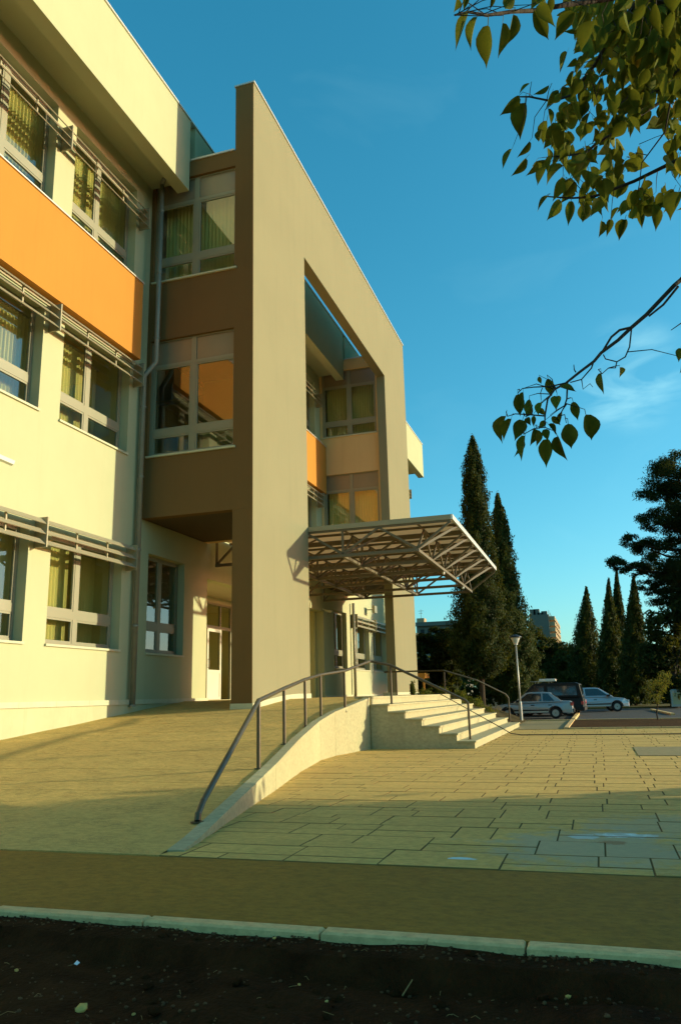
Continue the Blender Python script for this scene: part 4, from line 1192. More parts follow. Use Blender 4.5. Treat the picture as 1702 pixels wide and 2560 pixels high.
# olive-ish mass at right below the pine and dark bushes along the car park
def bl(p, X, w, h):
    c = on_x(p, X); k = X / FPX
    return (c.x, c.y, c.z, w * k, w * k, h * k)
for lab, bp, X, cs, n, sz in (
    ('broad olive green tree below the pine at the right edge', (1690, 1780), 57, (((1680, 1600), 60, 70), ((1640, 1560), 35, 40), ((1720, 1540), 50, 60), ((1690, 1690), 70, 60), ((1630, 1650), 40, 50)), 9000, .17),
    ('rounded dark tree behind the right hand cypresses', (1560, 1780), 72, (((1560, 1650), 60, 55), ((1510, 1690), 50, 50), ((1610, 1700), 60, 60), ((1550, 1600), 30, 40)), 8000, .2),
    ('dark bushy tree under the lone pointed cypress', (1450, 1780), 70, (((1440, 1650), 45, 40), ((1480, 1690), 50, 50), ((1420, 1690), 50, 45)), 7000, .2),
    ('leafy tree below the grey apartment tower', (1350, 1770), 72, (((1330, 1600), 36, 40), ((1375, 1625), 45, 35), ((1335, 1670), 60, 50), ((1400, 1680), 50, 40), ((1400, 1640), 28, 22)), 9000, .19),
    ('dark leafy tree seen past the right leg of the portal', (1085, 1770), 54, (((1080, 1595), 48, 32), ((1115, 1615), 50, 40), ((1110, 1650), 55, 50), ((1060, 1680), 45, 55), ((1120, 1720), 50, 50)), 9000, .17),
    ('dense dark tree filling the gap between portal and tallest cypress', (1075, 1775), 62, (((1090, 1612), 52, 38), ((1052, 1615), 40, 38), ((1125, 1640), 45, 50)), 7000, .2),
    ('low dark tree between the two tall cypresses and the van', (1300, 1770), 58, (((1280, 1690), 40, 40), ((1310, 1640), 30, 35), ((1330, 1710), 40, 40)), 6000, .17)):
    b = on_x(bp, X)
    bushy('leafy_tree', lab, 'tree', [bl(a, X, w, h) for a, w, h in cs], n, sz, 'bush', (b.x, b.y, 0), .2, 'bushy trees behind the car park')
# dark wood closing the view
P_, N_, S_ = [], [], []
cs = []
for i in range(34):
    yy = 26 - i * 2.3; cs.append((84 + random.uniform(-4, 4), yy, random.uniform(1.2, 2.6), 3.2, 3.2, random.uniform(2.4, 3.6)))
P_, N_, S_ = blobs(cs, 24000, .32, shell=.3)
o = cloud('wood', P_, N_, S_, M['bush']); tag(o, 'far dark wood closing off the car park', 'wood', kind='stuff')
# small young tree on the bed
yb_ = on_z((1643, 1795), 0.0); yb_ = on_x((1643, 1795), 34.5); yb_.z = .04
bushy('young_tree', 'spindly young tree with thin yellowish foliage in the planting bed', 'tree', [bl((1640, 1715), 34.5, 28, 22), bl((1660, 1700), 34.5, 20, 24), bl((1622, 1720), 34.5, 16, 16), bl((1640, 1745), 34.5, 22, 14)], 1500, .045, 'young', yb_, .03, limbs=4, shell=.1, aspect=.5)
# shrubs in the flower bed
for i, (p, X, w, h, lab) in enumerate((((1031, 1728), 33.2, 6, 26, 'narrow upright shrub against the portal\'s right leg'), ((1062, 1738), 32.5, 22, 16, 'low green plant right of the narrow upright shrub'),
        ((1150, 1745), 33.0, 20, 20, 'leafy shrub behind the middle of the stairs'), ((1185, 1762), 33.5, 26, 18, 'rounded shrub below the tall cypress trunk'), ((1215, 1782), 32.6, 24, 16, 'bright green shrub beside the lowest steps'), ((1105, 1735), 33.8, 20, 18, 'low shrub beside the first post of the far handrail'))):
    c = bl(p, X, w, h)
    bushy('shrub', lab, 'shrub', [c], 900, .06, 'shrub', (c[0], c[1], min(bed_z(c[1]), c[2] - .05)), .02, 'shrubs in the bed behind the stairs', limbs=1, shell=.1, aspect=.6)

# ================================================================== APARTMENT BLOCKS
def apartment(pl, pr_corner, pr, ptop, X, label, depth_px, floors=8):
    A = on_x((pl, ptop), X); B = on_x((pr_corner, ptop), X); H_ = A.z
    ap = empty('apartment_block', ((A.x + B.x) / 2, (A.y + B.y) / 2, 0), label, 'apartment block', 'apartment blocks in the distance')
    L = 40
    MB().box(X, X + L, B.y, A.y, 0, H_).build('wall', M['flat_grey'], ap)
    # side that carries balconies faces -Y
    for k in range(floors):
        z = H_ - (k + 1) * H_ / 14
        for j in range(5):
            x0 = X + 1 + j * 7.6
            f_ = MB().box(x0, x0 + 5.5, B.y - 1.6, B.y - .01, z, z + 1.1).build('balcony', M['flat_side'], ap)
        for j in range(5):
            x0 = X + 1.5 + j * 7.6
            MB().box(x0, x0 + 2, B.y - .06, B.y - .005, z + 1.2, z + 2.9).build('window', M['black'], ap)
    for j in range(4):
        q = A.lerp(B, .15 + .2 * j); MB().box(X + 3, X + 6, q.y - .8, q.y + .8, H_ + .01, H_ + random.uniform(.8, 2.0)).build('roof_vent', M['flat_grey'], ap)
    return ap
apartment(1322, 1370, 1385, 1538, 230, 'grey apartment tower between the cypresses', 15, 9)
A = on_x((1040, 1555), 200); B = on_x((1150, 1551), 200)
ap = empty('apartment_block', (200, (A.y + B.y) / 2, 0), 'long low apartment roofline behind the trees left of the tallest cypress', 'apartment block', 'apartment blocks in the distance')
MB().box(200, 215, B.y, A.y, 0, A.z - 1.2).build('wall', M['flat_grey'], ap)
MB().box(199, 216, B.y - .5, A.y, A.z - 1.2, A.z - .2).build('roof', M['flat_grey'], ap)
for j in range(8): MB().box(199.9, 199.99, A.y - 2.0 - j * 1.9, A.y - 1.0 - j * 1.9, A.z - 3.4, A.z - 2.0).build('window', M['black'], ap)
C_ = on_x((1042, 1540), 199); MB().box(203, 206, C_.y - 1, C_.y + 1, A.z - .199, A.z + 1.2).build('chimney', M['flat_side'], ap)
MB().bar((204, C_.y, A.z + 1.2), (204, C_.y, A.z + 3.6), .1).bar((204, C_.y - .7, A.z + 3.2), (204, C_.y + .7, A.z + 3.2), .08).bar((204, C_.y - .5, A.z + 2.6), (204, C_.y + .5, A.z + 2.6), .08).build('aerial', M['frame'], ap)
# small things in the back
P = on_x((1051, 1690), 44); tag(MB().box(P.x, P.x + 1.2, P.y - .25, P.y + 1.2, P.z - .12, P.z + .16).box(P.x, P.x + .08, P.y - .2, P.y - .1, 0, P.z - .12).build('orange_board', M['orange']), 'small orange board behind the right leg of the portal', 'board')
P = on_x((1690, 1770), 56); k = 56 / FPX
q = empty('utility_cabinet', (P.x, P.y, 0), 'pale utility cabinet below the trees at the right edge', 'cabinet')
MB().bevbox(P.x - .3, P.x + .3, P.y - 16 * k, P.y + 10 * k, 0.1, 0.1 + 38 * k, .06).build('cabinet_body', M['lamp_pole'], q)
MB().box(P.x - .32, P.x - .301, P.y - 12 * k, P.y + 6 * k, 0.25, 34 * k).build('cabinet_door', M['plinth'], q)

# ================================================================== CARS
def arc(cx, cz, r, a0, a1, n=8):
    return [(cx + r * math.cos(R(a0 + (a1 - a0) * i / n)), cz + r * math.sin(R(a0 + (a1 - a0) * i / n))) for i in range(n + 1)]
def car(name, label, cat, loc, rotz, paint, body, cabin, wheels, wr, hw=.82, roof_hw=.62, windows=(), scale=1.0, lights=True, rack=False, group='parked cars'):
    """local frame: +x forward, z up. body: top outline from rear to front (x,z); cabin: outline (rear-bottom, rear-top, front-top, front-bottom)"""
    root = empty(name, (0, 0, 0), label, cat, group)
    zb = .22
    f1, f2 = wheels
    low = [(body[-1][0], zb + .05)] + arc(f1, wr, wr * 1.18, 0, 180) + arc(f2, wr, wr * 1.18, 0, 180) + [(body[0][0], zb + .05)]
    low = [(x, max(z, zb)) for x, z in low]
    poly = list(body) + low
    n = len(poly)
    mb = MB()
    def wid(x, z):
        L0, L1 = body[0][0], body[-1][0]
        e = min(x - L0, L1 - x); k = 1 - .12 * max(0, 1 - e / .5) ** 2
        return hw * k * (1 - .06 * max(0, (z - .55)) / .4)
    v = [(x, -wid(x, z), z) for x, z in poly] + [(x, wid(x, z), z) for x, z in poly]
    f = [tuple(range(n)), tuple(reversed(range(n, 2 * n)))] + [(i, i + n, (i + 1) % n + n, (i + 1) % n) for i in range(n)]
    mb.add(v, f)
    bo = mb.build('body', paint, root, origin=(0, 0, 0))
    bv = bo.modifiers.new('bevel', 'BEVEL'); bv.width = .035; bv.segments = 2; bv.limit_method = 'ANGLE'; bv.angle_limit = R(40)
    # cabin
    zs = [p[1] for p in cabin]; z0, z1 = min(zs), max(zs)
    def cw(z): return (hw - .05) + (roof_hw - hw + .05) * (z - z0) / (z1 - z0)
    n = len(cabin)
    v = [(x, -cw(z), z) for x, z in cabin] + [(x, cw(z), z) for x, z in cabin]
    f = [tuple(range(n)), tuple(reversed(range(n, 2 * n)))] + [(i, i + n, (i + 1) % n + n, (i + 1) % n) for i in range(n)]
    ca = MB().add(v, f).build('cabin', paint, root, origin=(0, 0, 0))
    bv = ca.modifiers.new('bevel', 'BEVEL'); bv.width = .04; bv.segments = 2; bv.limit_method = 'ANGLE'; bv.angle_limit = R(30)
    for side in (-1, 1):
        for w in windows:
            v = [(x, side * (cw(z) + .006), z) for x, z in w] + [(x, side * (cw(z) - .01), z) for x, z in w]
            k = len(w)
            MB().add(v, [tuple(range(k)), tuple(range(k, 2 * k))] + [(i, (i + 1) % k, (i + 1) % k + k, i + k) for i in range(k)]).build('side_window', M['black_glass'], ca, origin=(0, 0, 0))
    # windscreens: slightly proud of the first and last slopes
    for a, b in ((cabin[0], cabin[1]), (cabin[-1], cabin[-2])):
        p0 = Vector((a[0], 0, a[1])); p1 = Vector((b[0], 0, b[1])); d = (p1 - p0)
        nn = Vector((-d.z, 0, d.x)).normalized()
        if (nn.x > 0) != (a[0] > 0): nn = -nn
        q0 = p0 + d * .10; q1 = p0 + d * .88
        v = []
        for off in (.008, -.01):
            for q, wd in ((q0, cw(q0.z) - .08), (q1, cw(q1.z) - .08)):
                v += [tuple(q + nn * off + Vector((0, -wd, 0))), tuple(q + nn * off + Vector((0, wd, 0)))]
        MB().add(v, [(0, 1, 3, 2), (4, 6, 7, 5), (0, 4, 5, 1), (2, 3, 7, 6), (0, 2, 6, 4), (1, 5, 7, 3)]).build('windscreen', M['black_glass'], ca, origin=(0, 0, 0))
    for xw in wheels:
        for side in (-1, 1):
            y = side * (hw - .09)
            def disc(r0, r1, y0, y1, nm, mat, par):
                mb = MB(); N = 18
                for yy, r in ((y0, r0), (y0, r1), (y1, r1), (y1, r0)):
                    for j in range(N):
                        a = 2 * math.pi * j / N; mb.v.append((xw + r * math.cos(a), yy, wr + r * math.sin(a)))
                for i in range(4):
                    for j in range(N):
                        mb.f.append((i * N + j, i * N + (j + 1) % N, ((i + 1) % 4) * N + (j + 1) % N, ((i + 1) % 4) * N + j))
                return mb.build(nm, mat, par, origin=(0, 0, 0))
            w_ = disc(wr * .60, wr, y - .09, y + .09, 'wheel', M['tyre'], root)
            disc(.03, wr * .62, y - .05 + side * .035, y + .05 + side * .035, 'rim', M['rim'], w_)
            MB().box(xw - .04, xw + .04, y + side * .05 - .03, y + side * .05 + .03, wr - .04, wr + .04).build('hub', M['dark_metal'], w_, origin=(0, 0, 0))
    if lights:
        L0, L1 = body[0][0], body[-1][0]
        for s in (-1, 1):
            zz = [z for x, z in body if x > L1 - .3][-1]
            MB().bevbox(L1 - .10, L1 + .012, s * (hw * .72) - .16, s * (hw * .72) + .16, .55, .68, .01).build('headlight', M['clearlamp'], root, origin=(0, 0, 0))
            MB().bevbox(L0 - .012, L0 + .12, s * (hw * .76) - .12, s * (hw * .76) + .12, .66, .84, .01).build('tail_light', M['redlamp'], root, origin=(0, 0, 0))
            MB().box(.62, .80, s * (hw - .02) - .07 + s * .06, s * (hw - .02) + .07 + s * .06, cabin[-1][1] + .03, cabin[-1][1] + .15).build('wing_mirror', M['black'], root, origin=(0, 0, 0))
            MB().box(f2 + .35, f1 - .35, s * hw - .012, s * hw + .018, .42, .49).build('side_moulding', M['black'], root, origin=(0, 0, 0))
            for xh in (-.05, -.95): MB().box(xh - .1, xh + .08, s * (hw - .02) - .012, s * (hw - .02) + .03, .70, .735).build('door_handle', M['black'], root, origin=(0, 0, 0))
        MB().bevbox(L1 - .12, L1 + .06, -hw * .84, hw * .84, .30, .50, .02).build('bumper', M['tyre'] if paint != M['darkpaint'] else M['black'], root, origin=(0, 0, 0))
        MB().bevbox(L0 - .06, L0 + .12, -hw * .84, hw * .84, .32, .52, .02).build('bumper', M['tyre'] if paint != M['darkpaint'] else M['black'], root, origin=(0, 0, 0))
    if rack:
        rk = MB()
        for xx in (-.3, .5): rk.bar((xx, -roof_hw, z1 + .10), (xx, roof_hw, z1 + .10), .04)
        for s in (-1, 1): rk.bar((-.6, s * roof_hw * .8, z1 + .10), (.8, s * roof_hw * .8, z1 + .10), .03); rk.bar((-.3, s * roof_hw * .8, z1 - .02), (-.3, s * roof_hw * .8, z1 + .1), .03); rk.bar((.5, s * roof_hw * .8, z1 - .02), (.5, s * roof_hw * .8, z1 + .1), .03)
        rk.build('roof_rack', M['lamp_pole'], root, origin=(0, 0, 0))
    root.location = loc; root.rotation_euler = (0, 0, rotz); root.scale = (scale,) * 3
    return root
M['black_glass'] = surf('dark_car_window', (0.02, 0.025, 0.025), 0.06, 0.02, 2, 20, 0, spec=0.9)
sal_body = [(-2.12, .50), (-2.10, .82), (-2.0, .90), (-1.45, .92), (-.5, .90), (.75, .86), (1.75, .76), (2.02, .68), (2.10, .50)]
sal_cab = [(-1.62, .88), (-.98, 1.36), (-.55, 1.40), (.05, 1.40), (.28, 1.36), (.98, .84)]
sal_win = [[(-1.22, .93), (-.88, 1.31), (-.60, 1.33), (-.60, .93)], [(-.52, .93), (-.52, 1.33), (-.05, 1.33), (-.05, .93)] if False else [(-.53, .93), (-.53, 1.33), (.05, 1.33), (.22, 1.30), (.70, .93)]]
cl = on_z((1330, 1798), -0.02)
sc0 = .90
car('parked_car', 'silver four door saloon parked side on behind the lamp post', 'car', (cl.x + .8, cl.y, -.02), R(90), M['silver'], sal_body, sal_cab, (1.28, -1.22), .30, windows=sal_win, scale=sc0)
hat_body = [(-1.80, .50), (-1.82, .85), (-1.70, .95), (-.5, .92), (.75, .88), (1.65, .78), (1.86, .66), (1.92, .50)]
hat_cab = [(-1.78, .90), (-1.35, 1.38), (-.9, 1.43), (.0, 1.43), (.25, 1.39), (1.05, .86)]
hat_win = [[(-1.42, .95), (-1.2, 1.33), (-.68, 1.36), (-.68, .95)], [(-.6, .95), (-.6, 1.36), (.02, 1.36), (.2, 1.33), (.72, .95)]]
c2 = on_z((1485, 1781), -0.02); c2 = on_x((1485, 1777), 50.5)
car('parked_car', 'pale blue silver hatchback facing right beyond the saloon', 'car', (51.2, c2.y, -.02), R(-78), M['paleblue'], hat_body, hat_cab, (1.18, -1.12), .30, windows=hat_win, scale=1.0)
c3 = on_x((1436, 1780), 45.5)
car('parked_car', 'grey hatchback whose tail shows between the saloon and the pale hatchback', 'car', (45.9, c3.y + 1.15, -.02), R(70), M['silver'], hat_body, hat_cab, (1.18, -1.12), .30, windows=hat_win, scale=.92)
van_body = [(-2.2, .50), (-2.22, 1.0), (-2.1, 1.12), (0, 1.10), (1.2, 1.05), (1.95, .92), (2.2, .70), (2.25, .50)]
van_cab = [(-2.2, 1.08), (-2.05, 1.86), (-1.8, 1.94), (.4, 1.94), (.65, 1.88), (1.5, 1.02)]
van_win = [[(.0, 1.18), (.0, 1.78), (.55, 1.78), (1.15, 1.18)], [(-1.9, 1.2), (-1.85, 1.75), (-.2, 1.75), (-.2, 1.2)]]
c4 = on_x((1365, 1775), 43.5)
car('parked_van', 'dark van with a loaded roof rack parked behind the silver saloon', 'van', (44.2, c4.y, -.02), R(86), M['darkpaint'], van_body, van_cab, (1.4, -1.35), .34, hw=.90, roof_hw=.74, windows=van_win, scale=.88, rack=True)
rb = on_x((1370, 1722), 44.2)
tag(MB().bevbox(rb.x - .5, rb.x + .5, rb.y - .42, rb.y + .42, 1.79, 1.91, .03).build('roof_box', M['lamp_shade']), 'pale flat box lying on the dark van\'s roof rack', 'box')

# ================================================================== OVERHANGING TREE
bt = empty('overhanging_tree', (4.4, -4.6, -.1), 'broadleaf tree whose leafy branches hang in from the upper right', 'tree')
leaf_meshes = []
def leaf_mesh(fold, curl, wid, tip):
    """heart shaped leaf, base at origin, hanging along -Z, unit length, folded along the midrib"""
    prof = [(0.0, .03), (.05, .20), (.14, .36), (.28, .47), (.42, .47), (.56, .39), (.70, .26), (.81, .13), (.90, .05), (1.0, .0)]
    v = []; f = []
    for t, w in prof:
        zz = -t; yy = curl * (t - .5) ** 2 - curl * .25
        w *= wid
        v += [(-w * math.cos(fold), yy + w * math.sin(fold), zz + (.03 if t == 0.05 else 0)), (0, yy, zz), (w * math.cos(fold), yy + w * math.sin(fold) * tip, zz + (.03 if t == 0.05 else 0))]
    for i in range(len(prof) - 1):
        a = i * 3
        f += [(a, a + 1, a + 4, a + 3), (a + 1, a + 2, a + 5, a + 4)]
    b = len(v)
    v += [(-.012, .0, .22), (.012, 0, .22), (.012, 0, 0), (-.012, 0, 0), (0, .012, .11)]
    f += [(b, b + 1, b + 2, b + 3)]
    m = bpy.data.meshes.new('leaf'); m.from_pydata(v, [], f); m.update()
    m.polygons.foreach_set('use_smooth', [True] * len(m.polygons))
    return m
for k in range(7):
    leaf_meshes.append(leaf_mesh(R(random.uniform(26, 60)), random.uniform(-.5, .6), random.uniform(.62, .84), random.uniform(.5, 1.1)))
leaf_meshes_y = [m.copy() for m in leaf_meshes[:3]]
for m in leaf_meshes: m.materials.append(M['leaf'])
for m in leaf_meshes_y: m.materials.append(M['leaf_yellow'])
lr = random.Random(21)
n_leaf = 0
leaf_bases = []
def add_leaf(pb, pt_, dist, w=None, yellow=False):
    global n_leaf
    B = at_dist(pb, dist); T = at_dist(pt_, dist * lr.uniform(.985, 1.015))
    ax = (B - T); L = ax.length
    z = ax.normalized()
    # the blade's face: towards the camera, turned about its own axis
    vd = (CAM - B).normalized()
    x = vd.cross(z).normalized(); y = z.cross(x)
    if w is None: th = lr.uniform(-70, 70)
    else:
        ratio = min(1.0, w / (math.hypot(pb[0] - pt_[0], pb[1] - pt_[1]) * .60 + 1e-6)); th = math.degrees(math.acos(ratio)) * lr.choice((-1, 1))
    rot = Matrix((x, y, z)).transposed() @ Matrix.Rotation(R(th + (180 if lr.random() < .35 else 0)), 3, 'Z')
    m = lr.choice(leaf_meshes_y if yellow else leaf_meshes)
    o = bpy.data.objects.new('leaf', m); col.objects.link(o); o.parent = bt
    o.matrix_local = Matrix.Translation(B - WO[bt.name]) @ (rot.to_4x4()) @ Matrix.Scale(L, 4)
    leaf_bases.append((pb, B + z * L * .2)); n_leaf += 1
    if yellow: o['label'] = 'yellowed leaf'
def z8(x, y): return (1150 + .352 * x, 600 + .352 * y)
def z7(x, y): return (1100 + .384 * x, .384 * y)
for b_, t_, w in (((410, 1095), (425, 1255), 120), ((445, 1080), (445, 1210), 55), ((490, 1130), (490, 1250), 70), ((622, 985), (650, 1112), 88), ((325, 1250), (300, 1450), 70), ((360, 1270), (306, 1430), 60), ((440, 1280), (385, 1430), 100),
        ((430, 1400), (380, 1545), 50), ((460, 1390), (432, 1575), 65), ((525, 1340), (495, 1465), 60), ((548, 1350), (540, 1470), 40), ((600, 1345), (622, 1430), 70), ((612, 1415), (610, 1620), 120), ((690, 1395), (762, 1570), 95),
        ((765, 1305), (788, 1485), 130), ((800, 1150), (835, 1285), 105), ((890, 1240), (930, 1425), 105), ((685, 1110), (680, 1215), 62), ((570, 1155), (552, 1250), 45), ((650, 1255), (712, 1315), 60), ((625, 1310), (682, 1390), 50), ((505, 1185), (465, 1262), 60),
        ((1000, 945), (1018, 1100), 50), ((705, 1045), (825, 1077), 35), ((560, 1200), (610, 1250), 60), ((722, 1225), (700, 1320), 40), ((600, 1285), (555, 1345), 60), ((560, 970), (575, 1025), 30), ((1565, 770), (1548, 870), 60), ((1566, 850), (1556, 950), 40),
        ((520, 1250), (520, 1330), 60), ((470, 1265), (500, 1320), 40)):
    add_leaf(z8(*b_), z8(*t_), lr.uniform(2.85, 3.1), w * .352)
add_leaf(z8(1130, 905), z8(1128, 980), 3.0, 12, True)
for b_, t_, w in (((110, -10), (85, 85), 45), ((170, -10), (150, 75), 55), ((185, 80), (97, 335), 75), ((240, 110), (200, 335), 95), ((310, 165), (300, 450), 148), ((405, 150), (375, 385), 90), ((475, 95), (420, 310), 100), ((610, 70), (705, 262), 170), ((870, 80), (742, 265), 110), ((1000, 140), (913, 345), 110), ((955, 80), (893, 235), 60), ((640, 30), (750, 180), 150), ((720, -20), (720, 100), 120), ((330, -40), (320, 70), 50), ((480, -40), (420, 60), 90), ((1330, 30), (1240, 160), 120)):
    add_leaf(z7(*b_), z7(*t_), lr.uniform(2.6, 3.2), w * .384)
for b_, t_, w in (((580, 545), (510, 615), 35), ((510, 625), (385, 755), 75), ((550, 670), (518, 915), 115), ((705, 555), (600, 620), 30), ((770, 590), (695, 660), 80), ((885, 385), (820, 440), 45), ((825, 340), (775, 480), 25), ((910, 450), (790, 570), 55), ((465, 970), (403, 1105), 50), ((580, 920), (497, 1030), 55), ((557, 1030), (457, 1150), 60), ((622, 1050), (553, 1150), 50), ((700, 1280), (630, 1380), 40), ((775, 1300), (690, 1440), 85), ((850, 1310), (830, 1475), 115), ((950, 1310), (925, 1450), 90), ((1020, 1320), (1050, 1405), 55), ((1200, 1430), (1160, 1570), 80), ((1105, 1430), (1080, 1545), 70), ((1050, 1440), (1028, 1550), 45), ((1300, 1370), (1312, 1492), 110), ((1390, 1340), (1400, 1510), 95), ((1550, 1250), (1495, 1440), 105), ((680, 1090), (630, 1210), 60), ((800, 1080), (690, 1210), 50), ((660, 840), (640, 925), 45)):
    add_leaf(z7(*b_), z7(*t_), lr.uniform(3.9, 4.6), w * .384)
poly = [z7(*p) for p in ((870, -20), (1600, -20), (1600, 1350), (1500, 1300), (1350, 1380), (1150, 1370), (1000, 1290), (880, 1290), (720, 1150), (660, 900), (700, 620), (830, 480), (940, 330), (900, 100))]
gaps = [(z7(1000, 660), 12), (z7(1330, 900), 38), (z7(1220, 1000), 20), (z7(1120, 1330), 26), (z7(1420, 960), 26), (z7(950, 750), 16), (z7(1500, 1150), 30), (z7(780, 740), 20), (z7(1350, 1130), 34), (z7(1480, 480), 14), (z7(1250, 420), 14)]
def inside(p, poly):
    c = False
    for i in range(len(poly)):
        a, b = poly[i], poly[i - 1]
        if (a[1] > p[1]) != (b[1] > p[1]) and p[0] < (b[0] - a[0]) * (p[1] - a[1]) / (b[1] - a[1]) + a[0]: c = not c
    return c
tries = 0
while n_leaf < 295 and tries < 6000:
    tries += 1
    p = (lr.uniform(1330, 1720), lr.uniform(-10, 525))
    top_w = max(0, 1 - p[1] / 260) * max(0, (p[0] - 1380) / 320)
    if not inside(p, poly) or lr.random() > .38 + .6 * top_w + .25 * (p[1] < 330): continue
    if any(math.hypot(p[0] - g[0][0], p[1] + 20 - g[0][1]) < g[1] for g in gaps): continue
    L = lr.uniform(36, 62) + 40 * top_w
    a = R(lr.gauss(14, 24))
    add_leaf(p, (p[0] - L * math.sin(a), p[1] + L * math.cos(a)), lr.uniform(3.6, 5.4), None, lr.random() < .03)
# the leaves beyond the first three hundred, joined into one part
ex_v, ex_f = [], []
def stuff_leaf(pb, L_px, a, dist):
    pt_ = (pb[0] - L_px * math.sin(a), pb[1] + L_px * math.cos(a))
    B = at_dist(pb, dist); T = at_dist(pt_, dist * lr.uniform(.97, 1.03)); ax = B - T; L = ax.length; z = ax.normalized()
    vd = (CAM - B).normalized(); x = vd.cross(z).normalized(); y = z.cross(x)
    rot = Matrix((x, y, z)).transposed() @ Matrix.Rotation(R(lr.uniform(-85, 85) + (180 if lr.random() < .4 else 0)), 3, 'Z')
    m = lr.choice(leaf_meshes); b0 = len(ex_v)
    for v in m.vertices: ex_v.append(tuple(B + rot @ (v.co * L)))
    for f in m.polygons: ex_f.append(tuple(i + b0 for i in f.vertices))
k = 0
while k < 420:
    p = (lr.uniform(1340, 1760), lr.uniform(-60, 530))
    top_w = max(0, 1 - p[1] / 300) * max(0, (p[0] - 1400) / 300)
    if p[0] < 1702 and p[1] > -10 and not inside(p, poly): continue
    if lr.random() > .30 + .8 * top_w or any(math.hypot(p[0] - g[0][0], p[1] + 20 - g[0][1]) < g[1] for g in gaps): continue
    stuff_leaf(p, lr.uniform(30, 58) + 34 * top_w, R(lr.gauss(12, 30)), lr.uniform(3.8, 5.8)); k += 1
mb = MB(); mb.v = ex_v; mb.f = ex_f
o = mb.build('foliage', M['leaf'], bt, smooth=True); o['kind'] = 'stuff'
# branches and twigs
def branch(pts, d0, d1, r0, r1, name='branch'):
    n = len(pts)
    if r0 >= .0094: STARTS.append((at_dist(pts[0], d0), r0))
    P3 = [at_dist(p, d0 + (d1 - d0) * i / (n - 1)) for i, p in enumerate(pts)]
    MB().tube(P3, [r0 + (r1 - r0) * i / (n - 1) for i in range(n)], 7).build(name, M['bark'], bt)
    return list(zip(pts, P3))
BR = []
STARTS = []
BR += branch([(1760, -60), z7(1100, -10), z7(850, 25), z7(600, 70), z7(470, 75), z7(300, 100), z7(180, 78), z7(95, 98)], 3.6, 2.8, .011, .003)
BR += branch([(1790, 60), z7(1568, 450), z7(1380, 610), z7(1200, 830), z7(1020, 930), z7(940, 1000), z7(750, 1020)], 4.6, 4.2, .014, .004)
BR += branch([(1800, 330), z7(1568, 1030), z7(1260, 1180), z7(1000, 1280), z7(850, 1290), z7(700, 1280)], 4.6, 4.2, .012, .003)
BR += branch([(1790, 150), z7(1500, 620), z7(1300, 750), z7(1160, 850)], 4.8, 4.4, .012, .004)
BR += branch([z7(1300, -20), z7(1100, 250), z7(1000, 430), z7(850, 620), z7(730, 660), z7(580, 630), z7(510, 630)], 4.0, 4.2, .010, .003)
BR += branch([z7(1500, 640), z7(1460, 860), z7(1310, 1060), z7(1290, 1240)], 4.6, 4.4, .005, .002)
BR += branch([(1800, 590), z8(1568, 280), z8(1520, 320), z8(1320, 530), z8(1215, 620), z8(1120, 710), z8(1000, 800), z8(950, 860), z8(850, 935), z8(750, 1015), z8(670, 1060), z8(620, 1130), z8(600, 1250)], 3.5, 2.95, .0095, .003)
BR += branch([z8(1545, 330), z8(1440, 460), z8(1340, 540)], 3.4, 3.3, .005, .004)
BR += branch([z8(1215, 620), z8(1130, 640), z8(1070, 690), z8(1000, 805)], 3.2, 3.1, .005, .004)
BR += branch([z8(1215, 620), z8(1200, 760), z8(1170, 830), z8(1110, 865), z8(1030, 845), z8(1015, 815)], 3.2, 3.05, .003, .002)
BR += branch([z8(1110, 865), z8(1100, 908), z8(1050, 910), z8(1005, 950)], 3.1, 3.0, .0025, .0015)
BR += branch([z8(945, 865), z8(930, 910), z8(860, 990), z8(780, 1012)], 3.05, 3.0, .003, .002)
BR += branch([z8(860, 990), z8(870, 1060), z8(920, 1020), z8(940, 1045)], 3.02, 3.0, .002, .001)
BR += branch([z8(820, 940), z8(808, 920), z8(805, 885)], 3.0, 3.0, .0025, .0015)
BR += branch([z8(750, 1015), z8(640, 1040), z8(520, 1045), z8(440, 1055), z8(405, 1090)], 2.95, 2.95, .003, .0015)
BR += branch([z8(760, 1015), z8(755, 1130), z8(735, 1190), z8(700, 1250)], 2.95, 2.95, .0035, .002)
BR += branch([z8(600, 1250), z8(480, 1240), z8(390, 1235), z8(335, 1252)], 2.95, 2.95, .003, .0015)
BR += branch([z8(700, 1250), z8(740, 1240), z8(752, 1300)], 2.95, 2.95, .0025, .0015)
BR += branch([z8(600, 1250), z8(600, 1330), z8(520, 1340), z8(450, 1380)], 2.95, 2.95, .003, .0015)
BR += branch([z8(1620, 560), z8(1560, 595), z8(1495, 640)], 3.4, 3.3, .003, .0015)
tw = MB()
pos_b = [(q, P) for q, P in BR]
extra = []
for (qa, Pa), (qb, Pb) in zip(pos_b, pos_b[1:]):
    if (Pa - Pb).length < .9:
        for t in (.25, .5, .75): extra.append(Pa.lerp(Pb, t))
allp = [P for _, P in pos_b] + extra
for (q, B) in leaf_bases:
    near = min(allp, key=lambda P: (P - B).length)
    L = (near - B).length
    if L < .02 or L > .22: continue
    midp = near.lerp(B, .55) + Vector((lr.uniform(-.1, .1), lr.uniform(-.1, .1), lr.uniform(.0, .12))) * L
    tw.tube([near, midp, B], [.0022, .0017, .001], 4)
o = tw.build('twigs', M['bark'], bt); o['kind'] = 'stuff'
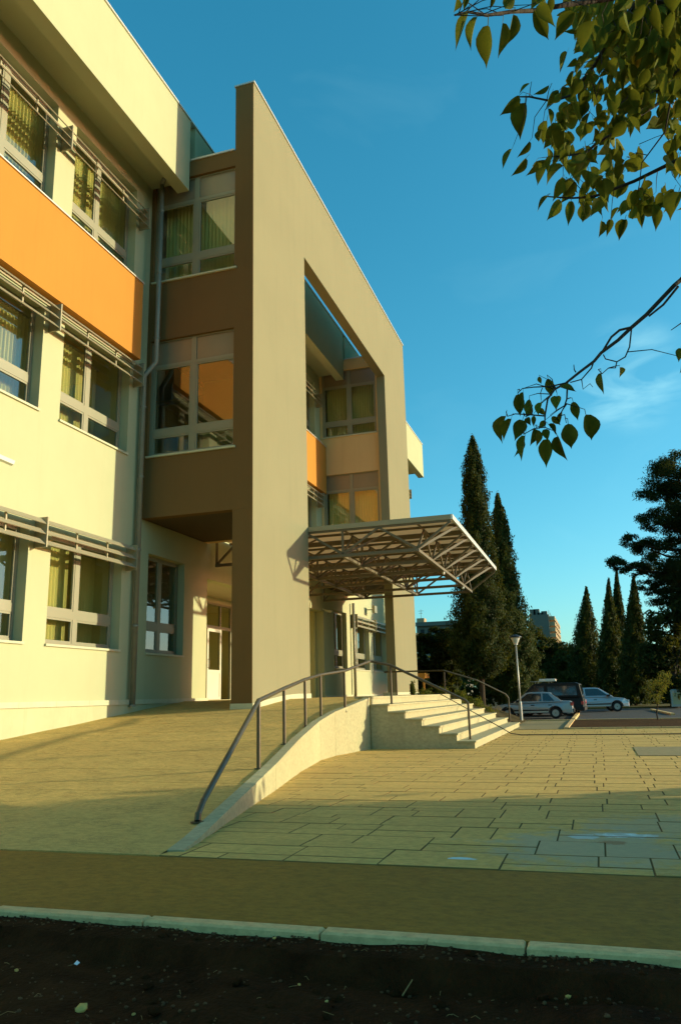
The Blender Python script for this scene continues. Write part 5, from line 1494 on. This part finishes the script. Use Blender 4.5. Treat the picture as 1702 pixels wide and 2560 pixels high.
# trunk, limbs and the crown outside the frame (it shades the foreground)
T0 = Vector((4.4, -4.6, -.1)); T1 = Vector((4.6, -4.4, 2.6))
mb = MB(); mb.tube([T0, T0.lerp(T1, .5), T1], [.20, .16, .14], 12)
for e, r_ in STARTS + [(Vector((7, -6, 5)), .01), (Vector((6, -5.5, 6)), .01), (Vector((3, -6, 5)), .01)]:
    mb.tube([T1, T1.lerp(e, .35) + Vector((0, 0, .22)), T1.lerp(e, .7) + Vector((0, 0, .2)), e], [.08, .05, .03, r_ * 1.02], 8)
mb.build('trunk', M['bark'], bt)
def offframe(P, N, S, margin=90):
    v = P - np.array(CAM); z = v @ np.array(fwd)
    px = 851 + FPX * (v @ np.array(RT)) / np.maximum(z, .05); py = 1280 - FPX * (v @ np.array(UP)) / np.maximum(z, .05)
    keep = (z < .3) | (px > 1702 + margin) | (py < -margin) | (px < -margin)
    return P[keep], N[keep], S[keep]
def shade_tree(base, cs, n, label, tr):
    root = empty('broadleaf_tree', base, label, 'tree', 'trees just right of the picture')
    P_, N_, S_ = offframe(*blobs(cs, n, .19, shell=.1))
    o = cloud('foliage', P_, N_, S_, M['bush'], root, aspect=.9, jitter=.8); o['kind'] = 'stuff'
    b = Vector(base); mb = MB(); top = Vector(cs[0][:3])
    mb.tube([b, b.lerp(top, .5), top], [tr, tr * .8, tr * .3], 10)
    mb.build('trunk', M['bark'], root)
shade_tree((8.0, -7.2, -.1), [(8.0, -7.0, 2.6, 2.6, 2.4, 2.1), (6.0, -7.4, 1.9, 2.0, 2.0, 1.6), (9.5, -7.6, 4.0, 2.2, 2.2, 2.0)], 9000, 'dense broadleaf tree standing right of the picture, shading the path', .16)
shade_tree((12.0, -7.2, -.1), [(11.6, -7.0, 2.6, 2.5, 2.4, 2.2), (10.4, -7.6, 1.6, 2.2, 2.0, 1.6), (12.3, -7.4, 1.6, 1.7, 1.8, 1.6), (11.0, -7.2, 4.4, 2.0, 2.0, 1.6)], 9000, 'second broadleaf tree right of the picture, shading the paving', .16)
print('leaves', n_leaf, 'objects', len(bpy.data.objects))
